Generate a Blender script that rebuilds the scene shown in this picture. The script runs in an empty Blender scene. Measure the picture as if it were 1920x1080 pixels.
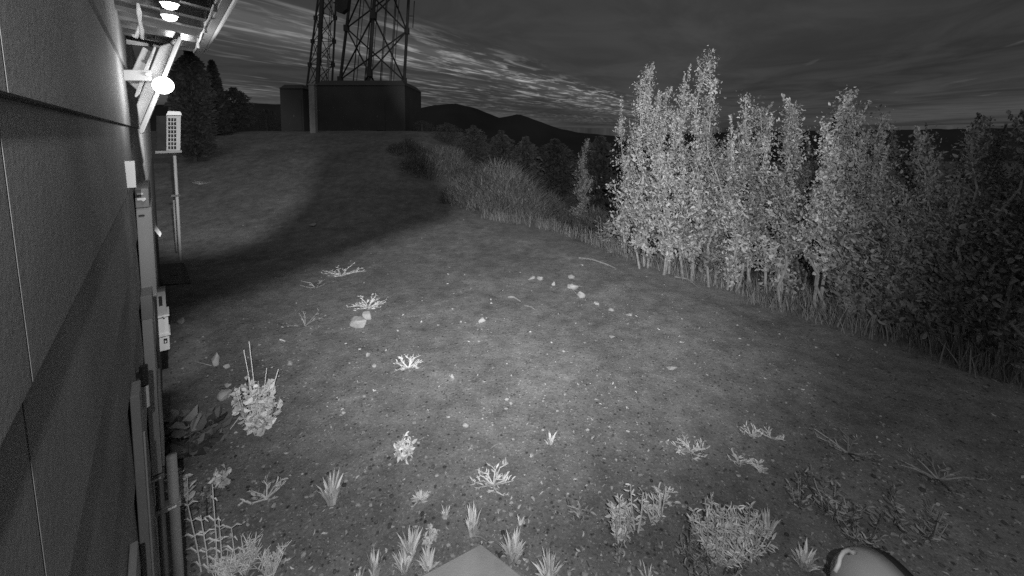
import bpy, bmesh, math, random
import numpy as np
from mathutils import Vector, noise

# ------------------------------------------------------------------ camera, sky, exposure
SC = bpy.context.scene
COL = SC.collection
F, XC, YH, PITCH, H = 760.0, 960.0, 250.0, math.radians(4.0), 3.2
Y0 = YH + F * math.tan(PITCH)
cam_d = bpy.data.cameras.new("camera")
cam_d.sensor_width = 36.0
cam_d.lens = F / 1920.0 * 36.0
cam_d.shift_y = (Y0 - 540.0) / 1920.0
cam_d.clip_start = 0.02
cam_d.clip_end = 6000
cam = bpy.data.objects.new("camera", cam_d)
cam.location = (0, 0, H)
cam.rotation_euler = (math.pi / 2 - PITCH, 0, 0)
COL.objects.link(cam)
SC.camera = cam
SC.view_settings.view_transform = 'Standard'
SC.view_settings.look = 'None'
SC.view_settings.exposure = 0.0
SC.view_settings.gamma = 1.0
SC.cycles.use_denoising = False
SC.cycles.use_adaptive_sampling = False
SC.cycles.sample_clamp_indirect = 0.5
SC.cycles.sample_clamp_direct = 8.0
SC.cycles.max_bounces = 5

SKY_GAIN, CLOUD_GAIN = 0.055, 0.085
def build_world():
    w = bpy.data.worlds.new("World")
    SC.world = w
    w.use_nodes = True
    nt = w.node_tree
    nt.nodes.clear()
    N = nt.nodes.new
    L = nt.links.new
    def math_n(op, a, b=None, c=None, clamp=False):
        n = N('ShaderNodeMath'); n.operation = op; n.use_clamp = clamp
        for i, v in enumerate((a, b, c)):
            if v is None: continue
            if hasattr(v, 'is_linked'): L(v, n.inputs[i])
            else: n.inputs[i].default_value = v
        return n.outputs[0]
    def smooth(v, a, b, to0=0.0, to1=1.0):
        n = N('ShaderNodeMapRange'); n.interpolation_type = 'SMOOTHSTEP'
        L(v, n.inputs['Value'])
        n.inputs['From Min'].default_value = a; n.inputs['From Max'].default_value = b
        n.inputs['To Min'].default_value = to0; n.inputs['To Max'].default_value = to1
        return n.outputs[0]
    tc = N('ShaderNodeTexCoord')
    sep = N('ShaderNodeSeparateXYZ'); L(tc.outputs['Generated'], sep.inputs[0])
    X, Y, Z = sep.outputs
    sky = N('ShaderNodeTexSky'); sky.sky_type = 'NISHITA'; sky.sun_disc = False
    sky.sun_elevation = math.radians(2.0); sky.sun_rotation = math.radians(-25.0)
    bw = N('ShaderNodeRGBToBW'); L(sky.outputs[0], bw.inputs[0])
    # the dusk glow is compressed so that the night sky stays almost even
    glow = math_n('MINIMUM', bw.outputs[0], 1.2)
    base = math_n('MULTIPLY_ADD', glow, 0.006, SKY_GAIN * 0.76)
    # a high flat cloud deck, streaks running away to the north east
    zc = math_n('MAXIMUM', Z, 0.012)
    px = math_n('DIVIDE', X, zc); py = math_n('DIVIDE', Y, zc)
    ex, ey = math.sin(math.radians(29)), math.cos(math.radians(29))
    u = math_n('ADD', math_n('MULTIPLY', px, ex), math_n('MULTIPLY', py, ey))
    v = math_n('SUBTRACT', math_n('MULTIPLY', px, ey), math_n('MULTIPLY', py, ex))
    def streak(us, vs, seed, detail, rough, dist=0.4):
        c = N('ShaderNodeCombineXYZ')
        L(math_n('MULTIPLY', u, us), c.inputs[0]); L(math_n('MULTIPLY', v, vs), c.inputs[1])
        c.inputs[2].default_value = seed
        n = N('ShaderNodeTexNoise'); n.inputs['Scale'].default_value = 1.0
        n.inputs['Detail'].default_value = detail; n.inputs['Roughness'].default_value = rough
        n.inputs['Distortion'].default_value = dist
        L(c.outputs[0], n.inputs['Vector'])
        return n.outputs[0]
    fine = streak(1.2, 4.6, 3.1, 7.0, 0.62)
    broad = streak(0.12, 0.9, 8.4, 3.0, 0.5)
    huge = streak(0.02, 0.12, 1.7, 2.0, 0.5)
    lane = math_n('MULTIPLY', smooth(v, -7.2, -3.8), smooth(v, -3.05, -2.3, 1.0, 0.0))
    far_lane = math_n('MULTIPLY', smooth(v, -16.0, -9.0, 0.0, 0.35), smooth(v, -7.0, -5.5, 1.0, 0.0))
    lane = math_n('MAXIMUM', lane, far_lane)
    wisps = math_n('MULTIPLY', smooth(fine, 0.47, 0.70), smooth(broad, 0.36, 0.56))
    wisps = math_n('MULTIPLY', wisps, lane)
    wisps = math_n('MULTIPLY', wisps, smooth(u, 2.0, 6.0, 0.45, 1.15))
    soft = math_n('MULTIPLY', smooth(broad, 0.40, 0.70), smooth(v, -6.0, -3.9))
    soft = math_n('MULTIPLY', soft, smooth(v, -3.4, -2.9, 1.0, 0.0))
    stray = math_n('MULTIPLY', smooth(streak(0.35, 1.7, 17.3, 5.0, 0.55), 0.66, 0.80), smooth(v, -2.6, -0.5))
    tot = math_n('MULTIPLY_ADD', wisps, CLOUD_GAIN * 3.6, base)
    tot = math_n('MULTIPLY_ADD', soft, 0.05, tot)
    tot = math_n('MULTIPLY_ADD', stray, 0.06, tot)
    tot = math_n('MULTIPLY_ADD', smooth(streak(0.5, 0.8, 23.0, 6.0, 0.6, 0.8), 0.3, 0.7, -0.5, 0.5), 0.018, tot)
    tot = math_n('MULTIPLY_ADD', smooth(huge, 0.3, 0.7, -0.5, 0.5), 0.034, tot)
    bg = N('ShaderNodeBackground'); bg.inputs['Strength'].default_value = 1.0
    comb = N('ShaderNodeCombineXYZ')
    for i in range(3): L(tot, comb.inputs[i])
    L(comb.outputs[0], bg.inputs['Color'])
    out = N('ShaderNodeOutputWorld'); L(bg.outputs[0], out.inputs['Surface'])
build_world()
ambient_fill = bpy.data.lights.new("ambient_fill", 'SUN'); ambient_fill.energy = 0.22; ambient_fill.angle = math.radians(40)  # broad dim sun lamp added to lift the ambient level
ambient_fill_o = bpy.data.objects.new("ambient_fill", ambient_fill); COL.objects.link(ambient_fill_o); ambient_fill_o.location = (0, 0, 50)
ambient_fill_o.rotation_euler = (math.radians(38), math.radians(8), 0)

# ------------------------------------------------------------------ calibration helpers
CP, SP = math.cos(PITCH), math.sin(PITCH)
FWD, UP = Vector((0, CP, -SP)), Vector((0, SP, CP))
CAM = Vector((0, 0, H))
def ray(x, y):
    return FWD + Vector(((x - XC) / F, 0, 0)) + UP * ((Y0 - y) / F)
def at(x, y, depth):
    r = ray(x, y)
    return CAM + r * (depth / r.y)
def sstep(a, b, x):
    t = min(1.0, max(0.0, (x - a) / (b - a)))
    return t * t * (3 - 2 * t)
def bank(x, y):                       # signed distance beyond the foot of the row of tall shrubs
    s = (x + 1.5) * 0.756 + (y - 14.2) * 0.654
    if y > 12: s = lerp_f(s, min(s, x + 3.0), sstep(12, 18, y))
    return s
def lerp_f(a, b, t): return a + (b - a) * t
def terrain(x, y):
    s = bank(x, y)
    z = 3.35 * sstep(9.5, 27.0, y) * (1 - sstep(-3.0, 5.0, s))
    if y > 45: z -= 0.10 * (y - 45) * (1 - sstep(45, 400, y) * 0.6)
    if s > 1.2: z -= 0.22 * min(s - 1.2, 60)
    r = math.hypot(x, y)
    if r < 40:
        fade = 1 - sstep(25, 40, r)
        z += fade * (0.05 * noise.noise((x * 0.45, y * 0.45, 3.0)) + 0.022 * noise.noise((x * 1.7, y * 1.7, 9.0)) + 0.016 * noise.noise((x * 4.5, y * 4.5, 4.0)) + 0.003 * noise.noise((x * 12.0, y * 12.0, 6.0)))
    return max(z, -20.0)
def G(x, y, lift=0.0):
    r = ray(x, y); t = 0.5
    while t < 300:
        p = CAM + r * t
        if p.z <= terrain(p.x, p.y) + lift: break
        t += 0.05 + t * 0.004
    lo, hi = t - 0.05 - t * 0.005, t
    for _ in range(30):
        m = (lo + hi) / 2; p = CAM + r * m
        if p.z <= terrain(p.x, p.y) + lift: hi = m
        else: lo = m
    p = CAM + r * hi
    return Vector((p.x, p.y, terrain(p.x, p.y)))
def px_size(n, depth): return n * depth / F

# ------------------------------------------------------------------ materials (all grey: the camera sees near infrared)
def mat(name, val, rough=0.85, var=0.25, scale=6.0, bump=0.0, bscale=40.0, metal=0.0, island=0.0, spec=0.3, translucent=0.0):
    m = bpy.data.materials.new(name); m.use_nodes = True
    nt = m.node_tree; N = nt.nodes.new; L = nt.links.new
    b = nt.nodes['Principled BSDF']
    b.inputs['Roughness'].default_value = rough; b.inputs['Metallic'].default_value = metal
    b.inputs['Specular IOR Level'].default_value = spec
    tc = N('ShaderNodeTexCoord')
    n = N('ShaderNodeTexNoise'); n.inputs['Scale'].default_value = scale; n.inputs['Detail'].default_value = 6
    L(tc.outputs['Object'], n.inputs['Vector'])
    mr = N('ShaderNodeMapRange'); L(n.outputs[0], mr.inputs['Value'])
    mr.inputs['From Min'].default_value = 0.3; mr.inputs['From Max'].default_value = 0.7
    mr.inputs['To Min'].default_value = val * (1 - var); mr.inputs['To Max'].default_value = val * (1 + var)
    v = mr.outputs[0]
    if island:
        g = N('ShaderNodeNewGeometry')
        m2 = N('ShaderNodeMapRange'); L(g.outputs['Random Per Island'], m2.inputs['Value'])
        m2.inputs['To Min'].default_value = 1 - island; m2.inputs['To Max'].default_value = 1 + island
        mu = N('ShaderNodeMath'); mu.operation = 'MULTIPLY'; L(v, mu.inputs[0]); L(m2.outputs[0], mu.inputs[1]); v = mu.outputs[0]
    c = N('ShaderNodeCombineColor')
    for i in range(3): L(v, c.inputs[i])
    L(c.outputs[0], b.inputs['Base Color'])
    if bump:
        n2 = N('ShaderNodeTexNoise'); n2.inputs['Scale'].default_value = bscale; n2.inputs['Detail'].default_value = 8
        n2.inputs['Roughness'].default_value = 0.65
        L(tc.outputs['Object'], n2.inputs['Vector'])
        bp = N('ShaderNodeBump'); bp.inputs['Strength'].default_value = bump; bp.inputs['Distance'].default_value = 0.02
        L(n2.outputs[0], bp.inputs['Height']); L(bp.outputs[0], b.inputs['Normal'])
    if translucent:
        t = N('ShaderNodeBsdfTranslucent'); L(c.outputs[0], t.inputs['Color'])
        mx = N('ShaderNodeMixShader'); mx.inputs[0].default_value = translucent
        L(b.outputs[0], mx.inputs[1]); L(t.outputs[0], mx.inputs[2])
        L(mx.outputs[0], nt.nodes['Material Output'].inputs['Surface'])
    return m
def emit(name, strength):
    m = bpy.data.materials.new(name); m.use_nodes = True
    b = m.node_tree.nodes['Principled BSDF']
    b.inputs['Emission Color'].default_value = (1, 1, 1, 1); b.inputs['Emission Strength'].default_value = strength
    return m
def dimmer():  # part-clear sheet for the added plate that dims the wall
    m = bpy.data.materials.new("light_dimmer"); m.use_nodes = True; nt = m.node_tree
    t = nt.nodes.new('ShaderNodeBsdfTransparent'); t.inputs[0].default_value = (0.33, 0.33, 0.33, 1)
    nt.links.new(t.outputs[0], nt.nodes['Material Output'].inputs['Surface']); return m
def soil():
    m = mat("soil", 0.20, 0.95, 0.0, 2.0, spec=0.1)
    nt = m.node_tree; N = nt.nodes.new; L = nt.links.new; b = nt.nodes['Principled BSDF']
    tc = N('ShaderNodeTexCoord')
    def nz(s, d, r):
        n = N('ShaderNodeTexNoise'); n.inputs['Scale'].default_value = s; n.inputs['Detail'].default_value = d
        n.inputs['Roughness'].default_value = r; L(tc.outputs['Object'], n.inputs['Vector']); return n.outputs[0]
    def rng(v, a, bb, c, d):
        n = N('ShaderNodeMapRange'); L(v, n.inputs['Value'])
        for k, x in zip(('From Min', 'From Max', 'To Min', 'To Max'), (a, bb, c, d)): n.inputs[k].default_value = x
        return n.outputs[0]
    def mul(a, c):
        n = N('ShaderNodeMath'); n.operation = 'MULTIPLY'; L(a, n.inputs[0]); L(c, n.inputs[1]); return n.outputs[0]
    v = rng(nz(0.55, 5, 0.6), 0.3, 0.7, 0.175, 0.265)
    v = mul(v, rng(nz(4.0, 6, 0.65), 0.3, 0.7, 0.72, 1.28))
    v = mul(v, rng(nz(1.6, 4, 0.6), 0.3, 0.7, 0.84, 1.16))
    v = mul(v, rng(nz(38.0, 5, 0.7), 0.3, 0.7, 0.72, 1.28))
    vo = N('ShaderNodeTexVoronoi'); vo.inputs['Scale'].default_value = 13; L(tc.outputs['Object'], vo.inputs['Vector'])
    sp = rng(vo.outputs['Distance'], 0.09, 0.17, 1.55, 1.0); v = mul(v, sp)
    vo2 = N('ShaderNodeTexVoronoi'); vo2.inputs['Scale'].default_value = 8.5; L(tc.outputs['Object'], vo2.inputs['Vector'])
    v = mul(v, rng(vo2.outputs['Distance'], 0.09, 0.16, 0.4, 1.0))
    for sc_, a_, b_, k_ in ((21.0, 0.08, 0.17, 1.9), (33.0, 0.1, 0.22, 1.5), (17.0, 0.11, 0.2, 0.42), (6.0, 0.06, 0.11, 0.45)):
        v3 = N('ShaderNodeTexVoronoi'); v3.inputs['Scale'].default_value = sc_; L(tc.outputs['Object'], v3.inputs['Vector'])
        v = mul(v, rng(v3.outputs['Distance'], a_, b_, k_, 1.0))
    c = N('ShaderNodeCombineColor')
    for i in range(3): L(v, c.inputs[i])
    L(c.outputs[0], b.inputs['Base Color'])
    bp = N('ShaderNodeBump'); bp.inputs['Strength'].default_value = 0.6; bp.inputs['Distance'].default_value = 0.03
    ad = N('ShaderNodeMath'); ad.operation = 'ADD'; L(nz(9, 10, 0.7), ad.inputs[0])
    L(rng(vo.outputs['Distance'], 0.0, 0.25, 0.35, 0.0), ad.inputs[1])
    L(ad.outputs[0], bp.inputs['Height']); L(bp.outputs[0], b.inputs['Normal'])
    return m
M = {
    'soil': soil(),
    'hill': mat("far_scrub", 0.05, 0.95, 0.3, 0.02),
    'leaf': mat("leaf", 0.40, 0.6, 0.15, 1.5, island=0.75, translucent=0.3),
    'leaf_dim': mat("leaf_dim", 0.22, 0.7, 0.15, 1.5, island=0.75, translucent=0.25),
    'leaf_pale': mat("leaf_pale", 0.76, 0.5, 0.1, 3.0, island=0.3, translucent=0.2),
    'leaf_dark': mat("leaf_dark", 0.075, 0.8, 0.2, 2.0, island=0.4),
    'blade': mat("grass_blade", 0.88, 0.6, 0.1, 3.0, island=0.35, translucent=0.2),
    'blade_dim': mat("dry_grass", 0.24, 0.75, 0.15, 1.5, island=0.45, translucent=0.2),
    'bark': mat("bark", 0.28, 0.85, 0.3, 14, 0.5, 60),
    'bark_dark': mat("dark_bark", 0.08, 0.9, 0.3, 14, 0.5, 60),
    'stone': mat("stone", 0.42, 0.85, 0.25, 9, 0.5, 30),
    'stone_dark': mat("dark_stone", 0.30, 0.9, 0.3, 9, 0.5, 30),
    'pebble': mat("pebble", 0.24, 0.85, 0.2, 9, island=0.8),
    'litter': mat("litter", 0.36, 0.8, 0.2, 9, island=0.8),
    'concrete': mat("concrete", 0.42, 0.9, 0.14, 5, 0.25, 70),
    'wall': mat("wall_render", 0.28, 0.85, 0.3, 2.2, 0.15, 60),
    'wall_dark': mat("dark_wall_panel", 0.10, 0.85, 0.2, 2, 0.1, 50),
    'grey_paint': mat("grey_paint", 0.40, 0.55, 0.08, 4, 0.04, 90),
    'dull_paint': mat("dull_grey_paint", 0.26, 0.6, 0.12, 5, 0.05, 90),
    'white_paint': mat("white_paint", 0.80, 0.45, 0.05, 5),
    'steel': mat("galvanised_steel", 0.34, 0.45, 0.2, 18, 0.05, 60, metal=0.5),
    'roof_metal': mat("roof_sheet", 0.22, 0.14, 0.12, 3, 0.03, 30, metal=0.6),
    'black': mat("black_plastic", 0.03, 0.5, 0.2, 6),
    'tower': mat("tower_steel", 0.10, 0.7, 0.2, 1.0),
    'shelter': mat("shelter_panel", 0.09, 0.9, 0.15, 0.8, 0.1, 20),
    'dimmer': dimmer(),
    'shell': mat('tank_paint', 0.5, 0.5, 0.06, 3, 0.04, 60),
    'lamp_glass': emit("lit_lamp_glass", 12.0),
}

# ------------------------------------------------------------------ mesh helpers
class MB:
    def __init__(s): s.v, s.f = [], []
    def add(s, vs, fs):
        o = len(s.v); s.v += [tuple(p) for p in vs]; s.f += [tuple(i + o for i in f) for f in fs]; return s
    def box8(s, p):      # 8 corners: bottom ring then top ring
        return s.add(p, [(0, 3, 2, 1), (4, 5, 6, 7), (0, 1, 5, 4), (1, 2, 6, 5), (2, 3, 7, 6), (3, 0, 4, 7)])
    def box(s, c, d, rz=0.0):
        x, y, z = d[0] / 2, d[1] / 2, d[2] / 2
        cs, sn = math.cos(rz), math.sin(rz); P = []
        for dz in (-z, z):
            for dx, dy in ((-x, -y), (x, -y), (x, y), (-x, y)):
                P.append((c[0] + dx * cs - dy * sn, c[1] + dx * sn + dy * cs, c[2] + dz))
        return s.box8(P)
    def tube(s, pts, rad, n=6, cap=True):
        pts = [Vector(p) for p in pts]
        if not hasattr(rad, '__len__'): rad = [rad] * len(pts)
        vs, fs = [], []
        ref = None
        for i, p in enumerate(pts):
            t = (pts[min(i + 1, len(pts) - 1)] - pts[max(i - 1, 0)])
            if t.length < 1e-9: t = Vector((0, 0, 1))
            t.normalize()
            a = (ref - t * ref.dot(t)) if ref else t.orthogonal()
            if a.length < 1e-6: a = t.orthogonal()
            a.normalize(); b = t.cross(a); ref = a
            for k in range(n):
                w = 2 * math.pi * k / n
                vs.append(p + (a * math.cos(w) + b * math.sin(w)) * rad[i])
        for i in range(len(pts) - 1):
            for k in range(n):
                fs.append((i * n + k, i * n + (k + 1) % n, (i + 1) * n + (k + 1) % n, (i + 1) * n + k))
        if cap:
            fs.append(tuple(range(n))[::-1]); fs.append(tuple((len(pts) - 1) * n + k for k in range(n)))
        return s.add(vs, fs)
    def prism(s, poly, off):     # polygon (list of Vectors) swept by the vector off
        n = len(poly); off = Vector(off)
        vs = list(poly) + [p + off for p in poly]
        fs = [tuple(range(n)), tuple(range(2 * n - 1, n - 1, -1))] + [(i, i + n, (i + 1) % n + n, (i + 1) % n) for i in range(n)]
        return s.add(vs, fs)
    def build(s, name, m, parent=None, smooth=False, bevel=0.0):
        me = bpy.data.meshes.new(name); me.from_pydata(s.v, [], s.f); me.update()
        bm = bmesh.new(); bm.from_mesh(me); bmesh.ops.recalc_face_normals(bm, faces=bm.faces); bm.to_mesh(me); bm.free()
        me.materials.append(M[m])
        if smooth:
            for p in me.polygons: p.use_smooth = True
        o = bpy.data.objects.new(name, me); COL.objects.link(o)
        if parent:
            o.parent = parent; o.location = -parent.location if False else (0, 0, 0)
            o.matrix_parent_inverse = parent_inv(parent)
        if bevel:
            b = o.modifiers.new("bevel", 'BEVEL'); b.width = bevel; b.segments = 2; b.limit_method = 'ANGLE'
        return o
def parent_inv(p):
    from mathutils import Matrix
    return Matrix.Translation(-Vector(p.location))
def tag(o, label=None, cat=None, group=None, kind=None):
    for k, v in (('label', label), ('category', cat), ('group', group), ('kind', kind)):
        if v: o[k] = v
    return o
def empty(name, loc, label=None, cat=None, group=None):
    o = bpy.data.objects.new(name, None); o.empty_display_size = 0.2
    o.location = Vector(loc); COL.objects.link(o)
    return tag(o, label, cat, group)
def leaves_mb(centers, axes, Ls, Ws, rng, fold=0.25, mb=None):
    c = np.asarray(centers, float); a = np.asarray(axes, float)
    a /= np.linalg.norm(a, axis=1, keepdims=True) + 1e-9
    r = rng.normal(size=a.shape); b = np.cross(a, r); b /= np.linalg.norm(b, axis=1, keepdims=True) + 1e-9
    n = np.cross(a, b)
    Ls = np.broadcast_to(np.asarray(Ls, float), (len(c),))[:, None]; Ws = np.broadcast_to(np.asarray(Ws, float), (len(c),))[:, None]
    p0 = c - a * Ls * 0.5; p2 = c + a * Ls * 0.5 - n * Ls * 0.12
    m = c - a * Ls * 0.05 + n * Ws * fold
    q1 = c - a * Ls * 0.22 + n * Ws * fold * 0.8; q2 = c + a * Ls * 0.18 + n * (Ws * fold - Ls * 0.02)
    V = np.stack([p0, q1 + b * Ws * 0.46, q2 + b * Ws * 0.42, p2, q2 - b * Ws * 0.42, q1 - b * Ws * 0.46], 1).reshape(-1, 3)
    mb = mb or MB(); o = len(mb.v)
    mb.v += [tuple(x) for x in V.tolist()]
    for i in range(len(c)):
        k = o + 6 * i; mb.f += [(k, k + 1, k + 2, k + 3), (k, k + 3, k + 4, k + 5)]
    return mb
def blades_mb(roots, leans, hs, ws, rng, mb=None, curl=0.35):
    mb = mb or MB()
    for p, l, h, w in zip(roots, leans, hs, ws):
        p = Vector(p); l = Vector(l); side = Vector((-l.y, l.x, 0))
        side = side.normalized() if side.length > 1e-4 else Vector((1, 0, 0))
        ang = rng.uniform(-0.9, 0.9); side = Vector((side.x * math.cos(ang) - side.y * math.sin(ang), side.x * math.sin(ang) + side.y * math.cos(ang), 0))
        vs = []
        for t, k in ((0, 1.0), (0.35, 0.9), (0.7, 0.6)):
            q = p + Vector((l.x, l.y, 0)) * (t * 0.6 + curl * t * t) * h + Vector((0, 0, h * (t - 0.18 * curl * t * t)))
            vs += [q - side * w * k / 2, q + side * w * k / 2]
        vs.append(p + Vector((l.x, l.y, 0)) * (0.6 + curl) * h + Vector((0, 0, h * (1 - 0.3 * curl))))
        mb.add(vs, [(0, 1, 3, 2), (2, 3, 5, 4), (4, 5, 6)])
    return mb

# ------------------------------------------------------------------ the ground and the far hills
def build_ground():
    az = list(np.radians(np.linspace(-62, 62, 420))) + list(np.radians(np.linspace(62, 298, 70)[1:-1]))
    rr = [0.0] + list(np.geomspace(0.6, 2500, 210))
    vs, fs = [(0, 0, terrain(0, 0))], []
    n = len(az)
    for r in rr[1:]:
        for a in az:
            x, y = r * math.sin(a), r * math.cos(a); vs.append((x, y, terrain(x, y)))
    for k in range(n): fs.append((0, 1 + k, 1 + (k + 1) % n))
    for i in range(len(rr) - 2):
        o = 1 + i * n
        for k in range(n): fs.append((o + k, o + n + k, o + n + (k + 1) % n, o + (k + 1) % n))
    mb = MB(); mb.v, mb.f = vs, fs
    g = mb.build('ground', 'soil', smooth=True); tag(g, 'bare grey dirt yard scattered with gravel', 'ground', kind='structure')
build_ground()
def build_hills():
    prof = [(-2500, 195), (0, 198), (350, 197), (430, 192), (525, 196), (700, 204), (787, 204), (815, 197), (850, 195), (880, 200), (905, 208), (935, 221), (950, 218),
            (972, 214), (985, 218), (1005, 226), (1050, 242), (1100, 250), (1160, 256), (1300, 250), (1500, 246), (1920, 240), (4500, 235)]
    D = 420.0; rows = []
    for x in range(-2400, 4400, 8):
        for (x0, y0), (x1, y1) in zip(prof, prof[1:]):
            if x0 <= x < x1:
                y = y0 + (y1 - y0) * (x - x0) / (x1 - x0); break
        top = H + D * (YH - y) / F + 0.9 * noise.fractal((x * 0.03, 2.0, 0), 0.9, 2.0, 4)
        cx = D * (x - XC) / F
        rows.append([(cx * 0.72, D * 0.72, -30.0), (cx * 0.84, D * 0.84, -30 + (top + 30) * (0.42 + 0.1 * noise.noise((x * 0.02, 5, 0)))),
                     (cx * 0.93, D * 0.93, -30 + (top + 30) * (0.78 + 0.1 * noise.noise((x * 0.025, 9, 0)))), (cx, D, top),
                     (cx * 1.12, D * 1.12, -30 + (top + 30) * 0.5), (cx * 1.3, D * 1.3, -32)])
    mb = MB(); k = len(rows[0])
    for r in rows: mb.v += r
    for i in range(len(rows) - 1):
        for j in range(k - 1): mb.f.append((i * k + j, (i + 1) * k + j, (i + 1) * k + j + 1, i * k + j + 1))
    h = mb.build('hills', 'hill', smooth=True); tag(h, 'dark rounded hills against the night sky', 'hills', kind='structure')
build_hills()

# ------------------------------------------------------------------ the building on the left
VPX, WOFF = 297.0, 0.12
az_w = math.atan2((VPX - XC) / F * CP, 1.0)
T = Vector((math.sin(az_w), math.cos(az_w), 0)); S = Vector((T.y, -T.x, 0))     # along the wall, out of the wall
W0 = -S * WOFF
ROT_W = math.atan2(T.y, T.x)
def wp(t, s, z): return W0 + T * t + S * s + Vector((0, 0, z))
def proj(p):
    d = Vector(p) - CAM; k = d.dot(FWD)
    return XC + F * d.x / k, Y0 - F * d.dot(UP) / k
def s_for(t, x, y):     # how far out of the wall a point seen at x, y lies, at the distance t along the wall
    r = ray(x, y); n = T; k = (W0 + T * t - CAM).dot(n) / r.dot(n)
    p = CAM + r * k; return (p - W0).dot(S), p.z
def wbox(mb, t0, t1, s0, s1, z0, z1):
    return mb.box8([wp(t0, s0, z0), wp(t0, s1, z0), wp(t1, s1, z0), wp(t1, s0, z0), wp(t0, s0, z1), wp(t0, s1, z1), wp(t1, s1, z1), wp(t1, s0, z1)])
WALL_END = 11.6
bld = empty('building', wp(2, 0, 0), 'pale rendered building with metal eave, its long wall running away from the camera', 'building')
mb = MB(); wbox(mb, -3.0, WALL_END, -4.0, 0.0, -0.4, 3.86); mb.build('wall', 'wall', bld)
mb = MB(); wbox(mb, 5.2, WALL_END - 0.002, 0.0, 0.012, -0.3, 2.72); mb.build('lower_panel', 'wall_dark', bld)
mb = MB()
for i in range(14):
    z = -0.3 + i * 0.295
    for ta, tb in ((-2.8, 0.62), (0.626, 3.05), (3.056, 5.19)):
        mb.box8([wp(ta, 0.0005, z), wp(ta, 0.011, z), wp(tb, 0.011, z), wp(tb, 0.0005, z), wp(ta, 0.0005, z + 0.29), wp(ta, 0.003, z + 0.29), wp(tb, 0.003, z + 0.29), wp(tb, 0.0005, z + 0.29)])
mb.build('cladding', 'wall', bld)
# eave: folded sheet with ridges running out from the wall
ROOF_Z, T_END = 3.74, 3.2
s_edge, _ = s_for(T_END, 372, 82)
def eave():
    mb = MB(); prof = []; t = -2.9
    while t < T_END - 0.1:
        prof += [(t, 0.0), (t + 0.10, 0.0), (t + 0.115, -0.03), (t + 0.145, -0.03), (t + 0.16, 0.0)]; t += 0.20
    prof.append((T_END, 0.0))
    vs, fs = [], []
    for t, dz in prof:
        for s_, z_ in ((-0.3, 0.05), (s_edge - 0.02, -0.02)): vs.append(wp(t, s_, ROOF_Z + dz + z_))
    for i in range(len(prof) - 1): fs.append((2 * i, 2 * i + 1, 2 * i + 3, 2 * i + 2))
    mb.add(vs, fs)
    r = mb.build('eave_sheet', 'roof_metal', bld)
    md = r.modifiers.new("thick", 'SOLIDIFY'); md.thickness = 0.012; md.offset = 1
    top = MB(); wbox(top, -2.95, T_END + 0.02, -4.0, s_edge - 0.03, ROOF_Z + 0.09, ROOF_Z + 0.16); top.build('roof', 'dull_paint', bld)
    fa = MB(); wbox(fa, -2.95, T_END + 0.03, s_edge - 0.015, s_edge + 0.02, ROOF_Z - 0.045, ROOF_Z + 0.17); f = fa.build('fascia', 'dull_paint', bld, bevel=0.004)
    g = MB(); g.tube([wp(-2.9, s_edge + 0.03, ROOF_Z - 0.03), wp(T_END, s_edge + 0.03, ROOF_Z - 0.03)], 0.012, 8); g.build('gutter_bead', 'white_paint', bld, smooth=True)
    e = MB(); wbox(e, T_END + 0.032, T_END + 0.05, 0.0, s_edge, ROOF_Z - 0.03, ROOF_Z + 0.03); e.build('end_trim', 'steel', bld)
eave()
sl = empty('string_lights', wp(3, s_edge, ROOF_Z - 0.06), 'thin cable of small clips running along the eave edge', 'string lights')
mb = MB(); pts = []
for i in range(60):
    t = -0.5 + i * (T_END + 0.4) / 60; pts.append(wp(t, s_edge - 0.035, ROOF_Z - 0.062 - 0.012 * abs(math.sin(i * 0.7))))
mb.tube(pts, 0.004, 5); mb.build('cable', 'white_paint', sl)
for i in range(4, 60, 7):
    mb = MB(); p = pts[i]; mb.tube([p + Vector((0, 0, 0.02)), p - Vector((0, 0, 0.03))], [0.005, 0.006], 6); mb.build('clip', 'white_paint', sl)
mb = MB()
pts = [at(258, 6, 1.5), at(261, 25, 1.5), at(262, 40, 1.51), at(266, 58, 1.52), at(267, 73, 1.52)]
mb.tube(pts, [0.004, 0.008, 0.005, 0.007, 0.005], 6)
mb.tube([at(249, 66, 1.52), at(255, 70, 1.52), at(258, 62, 1.52), at(262, 50, 1.52)], 0.006, 6)
tag(mb.build('hanging_cable', 'white_paint', smooth=True), 'short knotted white cable hanging from the eave beside the wall', 'cable')

for yy, lab in ((6, 'small glowing disc in the eave ceiling nearest the camera'), (29, 'small glowing disc in the eave ceiling next to the floodlight')):
    r_ = ray(318, yy); p_ = CAM + r_ * ((ROOF_Z - 0.05 - H) / r_.z)  # emissive discs added at the bright spots under the eave
    sl_ = empty('glow_disc', p_, lab, 'ceiling lamp', 'glowing discs in the eave ceiling')
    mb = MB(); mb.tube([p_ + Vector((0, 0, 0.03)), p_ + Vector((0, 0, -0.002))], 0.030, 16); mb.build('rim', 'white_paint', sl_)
    mb = MB(); mb.tube([p_ + Vector((0, 0, -0.0025)), p_ + Vector((0, 0, -0.016)), p_ + Vector((0, 0, -0.022))], [0.026, 0.022, 0.010], 16); mb.build('lens', 'lamp_glass', sl_, smooth=True)

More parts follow.
